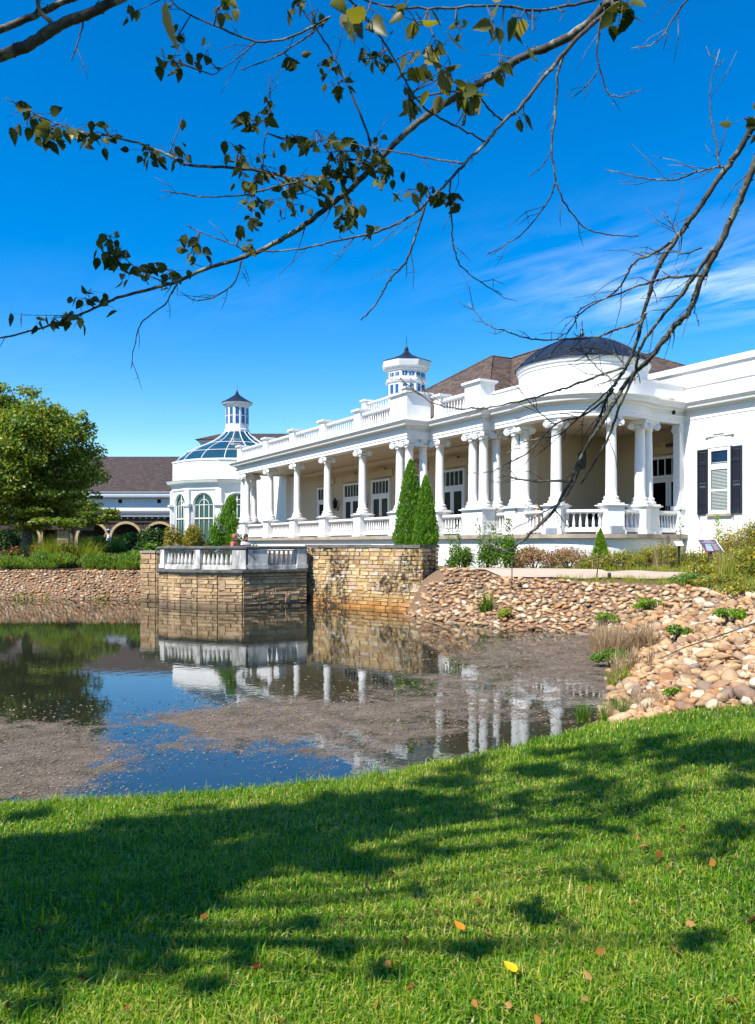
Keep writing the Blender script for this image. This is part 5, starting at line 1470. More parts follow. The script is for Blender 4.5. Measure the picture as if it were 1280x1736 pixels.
# rough grass on the flat ground beside the path and in the bed
gx_ = RNG.uniform(2.0, 15, 16000); gy_ = RNG.uniform(12, 28.5, 16000)
sd_ = shore_dist(gx_, gy_); pn_, pf_ = path_y(gx_)
kp = (lawn_w(gx_, gy_) < .3) & (((sd_ > 2.7) & (gy_ < pn_)) | ((gy_ > pf_) & (gy_ < 27.4))) & ((gx_ > 5.2) | (gy_ > 25))
gx_, gy_ = gx_[kp][:5200], gy_[kp][:5200]
mg = blades('meadow_grass', np.stack([gx_, gy_, H(gx_, gy_)], 1), 5, 0.24, 0.9, F_YG, None, 0.014)
tag(mg, 'rough yellow-green grass growing beside the path', 'grass', kind='stuff')
# left waterline grass
for (u, lab) in ((40, 'small waterline grass tuft at the far left of the left bank'), (60, 'waterline grass tuft below the left juniper'), (165, 'waterline grass tuft below the right junipers')):
    gclump('waterline_grass', lab, fx(u, 31.2), 31.25, 40, 0.14, F_YG, 0.02, 0.9, 8, 0.4)

# ------------------------------------------------------------------ small things along the path
def rope_post(u, v0, v1, d_, label, lean=0.0):
    x = fx(u, d_); z = Hs(x, d_); zt = CZ + (YH-v0)/FPX*d_
    o = empty('rope_post', (x, d_, z)); tag(o, label, 'post', 'rope posts along the path')
    MB().tube([(0, 0, -0.1), (lean, 0, zt-z)], 0.016, 6).build('rod', BLACK, o)
    MB().lathe([(0.02, zt-z-0.03), (0.03, zt-z), (0.02, zt-z+0.03)], 8, (lean, 0)).build('loop', BLACK, o)
    return Vector((x+lean, d_, zt))
pa = rope_post(868, 946, 978, 22.9, 'leftmost black rope post beside the path')
pb = rope_post(1011, 944, 982, 22.7, 'leaning black rope post in front of the cone conifer', 0.06)
pc = rope_post(1177, 942, 984, 21.5, 'black rope post below the purple sign')
def rope(a, b, sag, label):
    o = MB().tube([a.lerp(b, k/16) - Vector((0, 0, sag*4*(k/16)*(1-k/16))) for k in range(17)], 0.008, 5).build('rope', BLACK)
    tag(o, label, 'rope', 'barrier ropes')
rope(pb, pc, 0.22, 'thin black rope sagging between the two right posts')
rope(pa, pb, 0.2, 'thin black rope sagging between the two left posts')
def path_light(u, v, d_, label):
    x = fx(u, d_); z = Hs(x, d_)
    o = empty('path_light', (x, d_, z)); tag(o, label, 'path light', 'path lights')
    MB().tube([(0, 0, -0.05), (0, 0, 0.10)], 0.02, 6).build('stake', BLACK, o)
    MB().lathe([(0.035, 0.08), (0.055, 0.1), (0.05, 0.2), (0.03, 0.22)], 10).build('lamp_head', BLACK, o)
path_light(881, 975, 22.9, 'small black path light beside the leftmost rope post')
path_light(1033, 981, 22.5, 'small black path light near the leaning rope post')
path_light(1087, 964, 25.9, 'small black path light on the far side of the path')
# interpretive sign and plant label
sg = pw(1206, 925, 24.4); zs_ = Hs(sg.x, sg.y)
sign = empty('garden_sign', (sg.x, sg.y, zs_), R(14)); tag(sign, 'slanted purple information sign on a black post', 'sign')
hz = sg.z - zs_
MB().box(-0.04, 0.04, 0.02, 0.10, -0.1, hz-0.06).build('post', BLACK, sign)
PURP = m_plain('purple_sign_print', (0.060, 0.035, 0.070), 0.45, 0.08, 3)
def tilt(mb):     # slope the panel towards the reader
    ca, sa = math.cos(R(42)), math.sin(R(42))
    mb.v = [(x, y*ca, z + y*sa) if True else 0 for x, y, z in [(a, b, c) for a, b, c in mb.v]]
    return mb
def panel(mb, name, mat, parent): return tilt(mb).build(name, mat, parent, (0, 0.03, hz))
bd = panel(MB().box(-0.30, 0.30, -0.27, 0.27, -0.02, 0.0), 'board', PURP, sign)
panel(MB().box(0.302, 0.335, -0.27, 0.27, -0.025, 0.003), 'board_edge', WHITE_TRIM, sign)
PALE = m_plain('pale_print', (0.45, 0.42, 0.48), 0.5, 0.1, 5)
PRINTS = [m_plain('print_teal', (0.08, 0.30, 0.24), 0.5, 0.2, 20), m_plain('print_lilac', (0.30, 0.26, 0.45), 0.5, 0.25, 20), m_plain('print_pink', (0.45, 0.10, 0.16), 0.5, 0.2, 20)]
panel(MB().box(-0.12, 0.14, 0.205, 0.225, 0.001, 0.003), 'print_line', PALE, sign)
panel(MB().box(-0.24, 0.24, 0.165, 0.175, 0.001, 0.003), 'print_line', PALE, sign)
panel(MB().box(-0.24, 0.20, 0.135, 0.143, 0.001, 0.003), 'print_line', PALE, sign)
for i in range(9):
    y = 0.07 - 0.034*i; panel(MB().box(0.05, 0.26 - (0.06 if i % 3 == 2 else 0), y, y+0.010, 0.001, 0.003), 'print_line', PALE, sign)
panel(MB().add([(-0.27, -0.24, 0.002), (-0.02, -0.24, 0.002), (0.03, 0.09, 0.002), (-0.16, 0.08, 0.002)], [(0, 1, 2, 3)]), 'print_map', PRINTS[1], sign)
panel(MB().add([(-0.12, -0.02, 0.004), (0.0, -0.03, 0.004), (0.02, 0.08, 0.004), (-0.14, 0.07, 0.004)], [(0, 1, 2, 3)]), 'print_map', PRINTS[0], sign)
panel(MB().add([(-0.25, -0.22, 0.004), (-0.17, -0.23, 0.004), (-0.18, -0.17, 0.004)], [(0, 1, 2)]), 'print_map', PRINTS[2], sign)
sg = pw(1152, 921, 24.9); zs_ = Hs(sg.x, sg.y)
pl_ = empty('plant_label', (sg.x, sg.y, zs_), R(10)); tag(pl_, 'small white plant label on a black stake', 'label sign'); hz = sg.z - zs_
MB().box(-0.03, 0.03, 0.02, 0.06, -0.1, hz-0.05).build('stake', BLACK, pl_)
panel(MB().box(-0.13, 0.13, -0.10, 0.10, -0.012, 0.0), 'plate', WHITE_TRIM, pl_)
# fallen branch on the rocks
pts = [pw(1118, 1099, 12.4), pw(1160, 1096, 12.5), pw(1215, 1097, 12.4), pw(1300, 1103, 12.2)]
for q_ in pts: q_.z = Hs(q_.x, q_.y) + 0.16
o = MB().tube(pts, [0.006, 0.011, 0.013, 0.012], 6).build('fallen_branch', BARK); tag(o, 'long bare fallen branch lying across the rocks', 'branch')

# ------------------------------------------------------------------ people
SKIN = m_plain('skin', (0.45, 0.25, 0.17), 0.55, 0.08, 10)
def skinned(name, joints, edges, radii, mat, parent, root=0, sub=2):
    me = bpy.data.meshes.new(name); me.from_pydata([Vector(j) for j in joints], edges, []); me.materials.append(mat)
    o = link(name, me, parent)
    md = o.modifiers.new('skin', 'SKIN'); md.use_smooth_shade = True
    for i, sv in enumerate(me.skin_vertices[0].data):
        sv.radius = (radii[i], radii[i]) if not isinstance(radii[i], tuple) else radii[i]
        sv.use_root = (i == root)
    s_ = o.modifiers.new('sub', 'SUBSURF'); s_.levels = sub; s_.render_levels = sub
    return o
def person(loc, rz, label, shirt, hair, trousers, arm_to_face=False, cap=None):
    """seated figure facing local -y, seat height 0.45"""
    pr = empty('person', loc, rz); tag(pr, label, 'person'); pr.scale = (0.9, 0.9, 0.88)
    J = [(0, 0, .52), (0, .02, .75), (0, .02, 1.0), (0, .0, 1.12), (0, -.02, 1.2), (0, -.03, 1.30), (0, -.03, 1.38),
         (.17, .0, 1.05), (.22, -.02, .78), (.18, -.25, .70), (.16, -.32, .69), (-.17, .0, 1.05), (-.22, -.04, .78), (-.18, -.25, .70), (-.16, -.32, .69),
         (.10, -.05, .52), (.11, -.42, .53), (.11, -.45, .08), (.11, -.58, .04), (-.10, -.05, .52), (-.11, -.42, .53), (-.11, -.45, .08), (-.11, -.58, .04)]
    if arm_to_face: J[13] = (-.12, -.24, 1.0); J[14] = (-.05, -.17, 1.22)
    Rr = [.15, .14, .16, .075, .06, .095, .085, .075, .05, .035, .035, .075, .05, .035, .035, .09, .07, .05, .04, .09, .07, .05, .04]
    Ed = [(0,1),(1,2),(2,3),(3,4),(4,5),(5,6),(2,7),(7,8),(8,9),(9,10),(2,11),(11,12),(12,13),(13,14),(0,15),(15,16),(16,17),(17,18),(0,19),(19,20),(20,21),(21,22)]
    skinned('body', J, Ed, Rr, SKIN, pr)
    skinned('shirt', [J[0], J[1], J[2], (0, 0, 1.09), J[7], J[8], J[11], J[12]], [(0,1),(1,2),(2,3),(2,4),(4,5),(2,6),(6,7)], [.165, .155, .175, .085, .09, .07, .09, .07], shirt, pr)
    skinned('trousers', [J[0], J[15], J[16], J[17], J[19], J[20], J[21]], [(0,1),(1,2),(2,3),(0,4),(4,5),(5,6)], [.16, .105, .085, .062, .105, .085, .062], trousers, pr)
    hm = MB().lathe([(0.001, 1.47), (0.06, 1.46), (0.10, 1.41), (0.112, 1.35), (0.105, 1.28), (0.08, 1.22)], 14, (0, 0.0))
    hm.build('hair', hair, pr)
    for sx in (-1, 1):
        MB().lathe([(0.001, -.012), (0.012, 0), (0.001, .012)], 8).build('eye', BLACK, pr, (sx*0.035, -0.122, 1.335))
    MB().lathe([(0.016, 1.285), (0.012, 1.30), (0.004, 1.325)], 8, (0, -0.128)).build('nose', SKIN, pr)
    if cap: MB().lathe([(0.001, 1.50), (0.07, 1.485), (0.118, 1.43), (0.122, 1.40)], 14, (0, -0.01)).box(-.07, .07, -.2, -.09, 1.395, 1.41).build('cap', cap, pr)
    return pr
SH_BLUE = m_plain('pale_blue_cloth', (0.45, 0.52, 0.66), 0.8, 0.1, 12); SH_RED = m_plain('coral_cloth', (0.42, 0.11, 0.08), 0.8, 0.1, 12); SH_WH = m_plain('lilac_white_cloth', (0.62, 0.58, 0.66), 0.8, 0.1, 12)
HAIR_RED = m_plain('auburn_hair', (0.30, 0.09, 0.035), 0.6, 0.2, 30); HAIR_DK = m_plain('dark_hair', (0.03, 0.02, 0.015), 0.6, 0.2, 30)
JEAN = m_plain('denim', (0.05, 0.07, 0.12), 0.9, 0.2, 20); CAPB = m_plain('blue_cap_cloth', (0.15, 0.30, 0.5), 0.8, 0.1, 20)
def bench(loc, rz, label):
    b = empty('bench', loc, rz); tag(b, label, 'bench')
    for i in range(4): MB().box(-.7, .7, -.22+.12*i, -.12+.12*i, .38, .42).build('seat_slat', DARKWOOD, b)
    for sx in (-.6, .6):
        for sy in (-.18, .2): MB().box(sx-.03, sx+.03, sy-.03, sy+.03, -0.05, .379).build('leg', DARKWOOD, b)
    for i in range(3): MB().box(-.7, .7, .28, .32, .5+.13*i, .59+.13*i).build('back_slat', DARKWOOD, b)
PS = 0.9
p1 = pw(184, 922, 44); zg = Hs(p1.x, p1.y)
gz = zg + 0.06
bench((p1.x, p1.y+0.05, gz-0.02), R(-70), 'dark bench under the person in pale blue'); person((p1.x, p1.y, gz), R(-70), 'seated person in a pale blue shirt and cap, hand to face, far left', SH_BLUE, HAIR_DK, JEAN, True, CAPB)
p2 = pw(398, 922, 31.0)
bench((p2.x+0.25, p2.y, 1.31), R(150), 'dark bench behind the terrace balustrade')
person((p2.x+0.42, p2.y+0.1, 1.31), R(40), 'person in a lilac white top seated right of the auburn haired visitor', SH_WH, HAIR_DK, JEAN)
person((p2.x, p2.y-0.05, 1.31+0.0), R(70), 'person with auburn hair in a coral top seated behind the balustrade', SH_RED, HAIR_RED, JEAN)
# ------------------------------------------------------------------ overhanging trees
def smooth_path(pts, sub=5, jit=0.0, rr=random):
    """Catmull-Rom through pts (Vectors)"""
    out = []; n = len(pts)
    for i in range(n-1):
        p0, p1, p2, p3 = pts[max(i-1, 0)], pts[i], pts[i+1], pts[min(i+2, n-1)]
        for k in range(sub):
            t_ = k/sub
            q = 0.5*((2*p1) + (p2-p0)*t_ + (2*p0-5*p1+4*p2-p3)*t_*t_ + (3*p1-p0-3*p2+p3)*t_**3)
            if jit and (i or k): q = q + Vector((rr.gauss(0, jit), rr.gauss(0, jit), rr.gauss(0, jit)))
            out.append(q)
    out.append(pts[-1].copy())
    return out
SAMPLES = []           # (point, branch object, radius) for attaching twigs and leaves
def branch(tree, px, d0, d1, w0, w1, mat=None, twigs=0, tl=0.16, name='branch', pre=None, jit=0.0016, seed=0):
    """px photo pixels along the limb, depth d0 to d1, width in photo pixels w0 to w1"""
    rr = random.Random(seed*77+len(SAMPLES)); n = len(px)
    pts = [pw(u, v, d0+(d1-d0)*i/(n-1)) for i, (u, v) in enumerate(px)]
    if pre: pts = [Vector(p) for p in pre] + pts
    sp = smooth_path(pts, 6, jit, rr); m = len(sp)
    npre = (len(pre)*6 if pre else 0)
    rad = []
    for i in range(m):
        k = max(0, (i-npre))/max(1, m-1-npre); d = d0+(d1-d0)*k
        r = (w0+(w1-w0)*k)/2/FPX*d
        if i < npre: r *= 1 + 0.9*(npre-i)/npre
        rad.append(r*rr.uniform(0.92, 1.1))
    mb = MB().tube(sp, rad, 8)
    for j in range(twigs):
        i = rr.randrange(max(npre, 1), m-1); a = sp[i]; dr = (sp[min(i+1, m-1)]-sp[i-1]).normalized()
        sd = Vector((rr.gauss(0, 1), rr.gauss(0, .6), rr.gauss(0, 1))); sd = (sd - dr*sd.dot(dr)).normalized()
        L = tl*rr.uniform(0.3, 1.2); t1 = a + (dr*0.75+sd*0.65)*L*0.5; t2 = t1 + (dr*0.8+sd*0.4+Vector((0, 0, rr.uniform(-.3, .3))))*L*0.55
        mb.tube([a, t1, t2], [max(rad[i]*0.4, 0.0015), 0.0016, 0.0008], 4)
        if rr.random() < .6:
            t3 = t1 + (dr*0.3-sd*0.5+Vector((0, 0, rr.uniform(-.4, .4))))*L*0.35; mb.tube([t1, t3], [0.0013, 0.0007], 4)
    for j in range(int(m*0.9)):       # buds and knots
        i = rr.randrange(max(npre, 1), m-1); a = sp[i]; sd = Vector((rr.gauss(0, 1), rr.gauss(0, 1), rr.gauss(0, 1))).normalized()
        L = rad[i]*rr.uniform(0.9, 1.15)+rr.uniform(0.001, 0.005); kr = min(rad[i]*0.5, 0.006); mb.tube([a, a+sd*L*0.75, a+sd*(L+0.002)], [kr, kr*0.7+0.0008, 0.0006], 5)
    o = mb.build(name, mat or BARK, tree)
    for i in range(max(npre, 0), m): SAMPLES.append((sp[i], o, rad[i]))
    return o, sp
BARK2 = BARK
TR_POS = (4.3, 2.2)
rt = empty('overhanging_tree', (0, 0, 0)); tag(rt, 'leaning tree at the right whose sparse lichened branches hang across the sky', 'tree')
zt = Hs(*TR_POS)
MB().tube(smooth_path([Vector((4.3, 2.2, zt-0.3)), Vector((4.28, 2.2, zt+0.3)), Vector((4.1, 2.25, zt+2.2)), Vector((3.7, 2.4, zt+4.6)), Vector((3.4, 2.2, zt+6.5)), Vector((3.2, 1.8, zt+8.6))], 6), list(np.linspace(0.26, 0.05, 31)), 12).build('trunk', BARK, rt)
FORK = (3.85, 2.35, zt+3.9); FORK2 = (3.6, 2.4, zt+5.0)
A = lambda *a, **k: branch(rt, *a, **k)
A([(1075, -25), (1035, 0), (990, 45), (940, 75), (890, 95), (850, 117), (810, 145), (760, 172), (700, 215), (640, 274), (595, 320), (555, 352), (500, 392), (450, 420), (400, 440), (350, 455), (300, 477), (250, 491), (200, 505), (150, 527), (75, 555), (0, 573), (-30, 578)], 3.1, 3.9, 15, 2.2, pre=[FORK2, (2.2, 2.9, 5.2)], twigs=16, seed=1)
A([(1050, 5), (1010, 35), (960, 85), (940, 112), (910, 145), (880, 185), (855, 205), (825, 240), (790, 275), (765, 302), (722, 345), (690, 370), (640, 393), (563, 410), (512, 420), (434, 427), (370, 405), (315, 382)], 3.05, 2.6, 8, 1.6, twigs=10, seed=2)
A([(722, 345), (705, 400), (687, 445), (660, 475), (640, 512), (612, 543)], 2.9, 3.0, 4.2, 2.2, twigs=4, seed=3)
A([(764, 306), (765, 375), (772, 430), (795, 465), (852, 500)], 2.95, 3.1, 3.2, 1.4, twigs=4, seed=4)
A([(960, 85), (947, 120), (942, 185), (935, 255), (941, 310), (920, 355), (880, 400), (825, 432)], 3.0, 3.2, 4.6, 1.4, twigs=6, seed=5)
A([(941, 310), (965, 357), (1000, 390), (1055, 400), (1082, 400)], 3.1, 3.2, 3.0, 1.3, twigs=3, seed=6)
A([(935, 255), (920, 280), (895, 300)], 3.05, 3.1, 1.8, 1.1, seed=7)
A([(1018, 30), (1015, 60), (1012, 95), (1022, 135), (1032, 160), (1060, 163), (1092, 150)], 3.0, 3.1, 3.6, 1.2, twigs=3, seed=8)
A([(1013, 120), (990, 150), (965, 167)], 3.0, 3.1, 2.2, 1.2, twigs=2, seed=9)
A([(1175, -15), (1135, 40), (1110, 75), (1070, 82)], 2.9, 3.0, 3.4, 1.2, twigs=4, seed=10)
A([(565, 342), (525, 317), (470, 295), (400, 285), (325, 280), (280, 260), (240, 245), (190, 232), (145, 225), (100, 210), (55, 192), (8, 165)], 3.55, 3.9, 6.0, 1.6, twigs=10, seed=11)
A([(610, 302), (545, 300), (475, 315), (415, 330), (350, 334), (300, 327), (272, 325)], 3.5, 3.6, 4.0, 1.2, twigs=10, seed=12)
A([(628, 250), (622, 222), (590, 145), (560, 85), (537, 50), (505, 5), (498, -15)], 3.5, 3.4, 4.0, 2.0, twigs=6, seed=13)
A([(557, 30), (500, 60), (435, 70), (350, 37), (305, 15), (280, -15)], 3.4, 3.4, 3.6, 2.4, twigs=4, seed=14)
A([(435, 71), (400, 100), (360, 127)], 3.4, 3.4, 2.4, 1.2, twigs=2, seed=15)
A([(560, 28), (535, 50), (470, 95), (407, 118)], 3.4, 3.5, 3.2, 1.6, twigs=3, seed=16)
A([(410, 438), (400, 475), (370, 500), (335, 510), (305, 495)], 3.7, 3.7, 2.8, 1.2, twigs=6, seed=17)
A([(302, 478), (280, 515), (240, 547), (230, 580), (222, 625)], 3.75, 3.8, 2.6, 1.2, twigs=4, seed=18)
A([(445, 292), (450, 235), (457, 175), (459, 130)], 3.6, 3.6, 2.2, 1.0, twigs=3, seed=19)
A([(285, 482), (240, 460), (215, 440), (182, 398)], 3.75, 3.75, 2.4, 1.2, twigs=2, seed=20)
A([(585, -10), (640, 55), (670, 105), (705, 165), (740, 197), (785, 220), (822, 240)], 2.4, 2.9, 3.4, 3.0, twigs=2, seed=21)
A([(540, 235), (600, 245), (640, 252), (690, 260), (740, 270), (785, 277)], 3.3, 3.0, 1.6, 3.2, twigs=2, seed=22)
A([(805, 150), (825, 180), (852, 204)], 2.9, 3.0, 3.2, 3.2, seed=23)
A([(600, -8), (650, 8), (740, 15), (840, 10), (915, 17), (1000, 2), (1040, -12)], 2.1, 2.6, 2.8, 5.0, twigs=5, seed=24)
A([(640, 275), (600, 258), (570, 255)], 3.4, 3.4, 3, 1.5, twigs=3, seed=25)
A([(460, 292), (500, 330), (560, 300)], 3.5, 3.4, 1.6, 1.6, twigs=4, seed=26)
# drooping limb on the right
A([(1420, -40), (1340, 100), (1280, 207), (1250, 260), (1220, 300), (1190, 345), (1150, 400), (1120, 445), (1105, 485), (1092, 530), (1080, 580), (1062, 622), (1046, 646), (1032, 667), (1018, 705), (1000, 745), (985, 790), (962, 838), (940, 858), (905, 878), (868, 898)], 2.7, 3.6, 11, 1.4, pre=[FORK, (2.3, 2.55, 4.75), (1.78, 2.66, 4.4)], twigs=10, seed=31)
A([(1370, 20), (1315, 170), (1285, 262), (1260, 325), (1240, 370), (1215, 425), (1190, 470), (1170, 525), (1146, 550), (1125, 578), (1094, 615), (1073, 636), (1050, 667), (1022, 715), (995, 756), (977, 794), (957, 835), (940, 863), (915, 890), (888, 915), (860, 934), (838, 928), (822, 922)], 2.65, 3.6, 13, 3.0, pre=[FORK, (2.2, 2.5, 4.7), (1.62, 2.6, 4.3)], twigs=14, seed=32)
A([(1210, 420), (1180, 465), (1155, 500), (1120, 540), (1085, 590), (1075, 635), (1050, 690), (1035, 735), (1010, 780), (985, 820)], 2.75, 3.4, 7, 3.0, twigs=10, seed=33)
A([(1140, 410), (1105, 430), (1075, 445), (1055, 480), (1035, 500), (985, 530), (965, 560), (940, 575)], 2.9, 3.2, 5, 1.3, twigs=12, seed=34)
A([(1190, 467), (1140, 470), (1095, 480), (1050, 497), (990, 520), (975, 540)], 2.85, 3.2, 5, 1.4, twigs=8, seed=35)
A([(1095, 530), (1085, 545), (1040, 560), (1010, 572), (960, 575), (900, 575), (855, 560), (825, 550), (795, 515)], 3.0, 3.4, 4.6, 1.2, twigs=14, seed=36)
A([(1060, 622), (1005, 640), (960, 657), (922, 670), (840, 688), (805, 693), (771, 692), (737, 684), (706, 664), (678, 640)], 3.1, 3.6, 4.4, 1.6, twigs=12, seed=37)
A([(1040, 660), (1026, 677), (988, 705), (943, 719), (895, 767), (861, 785), (833, 799), (794, 802)], 3.2, 3.6, 4.2, 1.2, twigs=10, seed=38)
A([(972, 816), (922, 815), (885, 813), (854, 805)], 3.4, 3.5, 4.6, 2.6, twigs=6, seed=39)
A([(1040, 655), (1000, 690), (950, 735), (905, 745), (870, 755)], 3.2, 3.6, 3, 1.2, twigs=8, seed=40)
A([(1227, 282), (1185, 290), (1140, 305), (1080, 300), (1025, 287)], 2.75, 3.0, 3.6, 1.2, twigs=8, seed=41)
A([(1220, 281), (1212, 230), (1205, 200), (1205, 150), (1220, 83)], 2.75, 2.9, 3, 1.2, twigs=5, seed=42)
A([(1150, 402), (1135, 375), (1125, 355)], 2.85, 2.9, 2.2, 1.1, twigs=4, seed=43)
A([(1190, 420), (1160, 430), (1140, 425), (1110, 432)], 2.8, 2.9, 3, 1.2, twigs=4, seed=44)
A([(1180, 500), (1178, 525), (1186, 552)], 2.8, 2.8, 1.8, 1.0, twigs=1, seed=45)
A([(1060, 620), (1040, 600), (1000, 590), (960, 598)], 3.1, 3.2, 2.4, 1.0, twigs=6, seed=46)
A([(1045, 650), (1015, 625), (990, 600), (975, 590)], 3.1, 3.2, 2.2, 1.0, twigs=6, seed=47)
A([(940, 862), (965, 895), (962, 880)], 3.5, 3.5, 2, 1.2, twigs=1, seed=48)
A([(940, 720), (905, 690), (875, 655), (850, 640)], 3.4, 3.5, 1.8, 1.0, twigs=4, seed=49)
A([(880, 680), (860, 640), (790, 605), (720, 560)], 3.5, 3.7, 1.6, 0.9, twigs=3, seed=50) if False else None

# leaves: ovate, toothed, folded along the midrib
def leaf_mesh(seed, mat):
    rr = random.Random(seed); n = 9; fold = rr.uniform(0.15, 0.6); curl = rr.uniform(-0.5, 0.35)
    L_, R_, M_ = [], [], []
    for i in range(n+1):
        k = i/n; w = 0.36*math.sin(math.pi*min(1, k**0.72))*(1-0.25*k) + (0.0 if i in (0, n) else 0.0)
        tooth = 1.0 if i % 2 else 0.86
        z = curl*k*k*0.5
        M_.append((0, k, z)); L_.append((-w*tooth, k - 0.03*(i % 2), z + fold*w*0.8)); R_.append((w*tooth, k - 0.03*(i % 2), z + fold*w*0.8))
    mb = MB(); vs = M_ + L_ + R_; m = n+1; fs = []
    for i in range(n):
        fs += [(i, i+1, m+i+1, m+i), (i+1, i, 2*m+i, 2*m+i+1)]
    mb.add(vs, fs, True)
    mb.tube([(0, -0.22, 0.03), (0, -0.1, 0.0), (0, 0.02, 0)], 0.012, 4)
    me = mb.mesh('leaf', mat)
    return me
F_LEAF = m_foliage('branch_leaf', [(0, (0.030, 0.042, 0.010)), (0.45, (0.045, 0.058, 0.012)), (0.75, (0.075, 0.085, 0.016)), (0.9, (0.10, 0.10, 0.02)), (1, (0.05, 0.06, 0.012))], 0.25, 0.55, 0.12)
F_LEAFY = m_foliage('yellowing_leaf', [(0, (0.07, 0.075, 0.016)), (0.4, (0.12, 0.11, 0.02)), (0.7, (0.26, 0.24, 0.03)), (0.9, (0.20, 0.16, 0.06)), (1, (0.09, 0.085, 0.02))], 0.40)
LEAVES = [leaf_mesh(i, F_LEAF) for i in range(6)]; LEAVESY = [leaf_mesh(20+i, F_LEAFY) for i in range(5)]
# clusters: u, v, ru, rv, count, leaf length px, depth (0: that of the nearest branch)
CL = [(95, 538, 30, 18, 8, 26, 0), (150, 505, 28, 14, 5, 24, 0), (210, 430, 26, 22, 9, 30, 0), (245, 455, 26, 14, 7, 26, 0), (285, 462, 26, 14, 7, 24, 0), (332, 412, 20, 18, 8, 26, 0), (184, 402, 12, 12, 3, 26, 0),
      (95, 215, 34, 16, 9, 30, 0), (135, 222, 26, 14, 7, 28, 0), (180, 225, 16, 12, 4, 26, 0), (50, 190, 22, 8, 3, 32, 0), (262, 262, 28, 12, 8, 22, 0), (302, 250, 14, 24, 5, 24, 0), (309, 203, 4, 4, 1, 26, 0),
      (428, 205, 16, 16, 6, 28, 0), (455, 190, 10, 30, 6, 18, 0), (402, 258, 12, 22, 6, 24, 0), (415, 318, 16, 22, 6, 26, 0), (428, 358, 16, 20, 6, 24, 0), (448, 285, 28, 24, 8, 24, 0), (490, 240, 22, 16, 5, 28, 0),
      (482, 338, 26, 22, 6, 26, 0), (540, 238, 26, 18, 7, 28, 0), (575, 268, 30, 24, 11, 28, 0), (612, 262, 30, 26, 10, 26, 0), (655, 285, 20, 14, 6, 26, 0), (598, 350, 12, 26, 7, 26, 0), (580, 368, 12, 14, 5, 22, 0), (548, 312, 26, 16, 6, 26, 0), (622, 392, 10, 10, 3, 22, 0), (505, 300, 24, 18, 5, 26, 0), (406, 396, 10, 6, 3, 22, 0), (430, 414, 8, 6, 2, 22, 0),
      (490, 100, 10, 12, 3, 26, 0), (542, 110, 22, 12, 4, 22, 0), (572, 142, 14, 10, 5, 22, 0), (635, 95, 26, 10, 7, 24, 0), (690, 170, 10, 24, 6, 30, 0), (703, 130, 12, 12, 3, 28, 0), (350, 95, 8, 12, 3, 26, 0), (290, 100, 16, 16, 5, 26, 0), (305, 62, 10, 14, 3, 28, 0), (376, 12, 16, 12, 4, 28, 0), (232, 20, 8, 12, 2, 28, 0), (508, 12, 16, 12, 4, 26, 0), (530, 18, 8, 8, 2, 26, 0),
      (718, 325, 26, 8, 6, 24, 0), (762, 332, 12, 12, 5, 30, 0), (775, 40, 8, 12, 3, 20, 0), (640, 250, 10, 12, 3, 24, 0),
      (588, 22, 18, 14, 3, 62, 1.75), (622, 18, 10, 10, 2, 60, 1.7), (712, 40, 22, 20, 4, 50, 1.9), (738, 62, 18, 18, 3, 50, 1.9), (758, 120, 14, 26, 4, 48, 1.95), (772, 158, 18, 14, 5, 48, 1.95), (834, 40, 12, 18, 4, 46, 2.0), (884, 30, 14, 14, 3, 46, 2.0), (902, 48, 6, 8, 1, 42, 2.0), (955, 22, 6, 10, 1, 40, 2.2), (1040, 12, 26, 10, 6, 44, 2.3), (850, 85, 10, 18, 3, 36, 2.3), (700, 90, 18, 14, 3, 40, 2.1), (880, 195, 10, 8, 2, 34, 2.8), (290, 10, 5, 6, 1, 80, 1.0), (790, 185, 8, 10, 2, 40, 2.1),
      (1262, 200, 8, 6, 2, 30, 2.7), (1279, 175, 4, 4, 1, 26, 2.7), (1278, 232, 3, 3, 1, 26, 2.7)]
KD = [(s_[0], s_[1]) for s_ in SAMPLES]
SP = np.array([s_[0][:] for s_ in SAMPLES]); SU = CX + FPX*SP[:, 0]/SP[:, 1]; SV = YH - FPX*(SP[:, 2]-CZ)/SP[:, 1]
EXTRA = []; rl = random.Random(99); nleaf = 0; twig_mb = {}
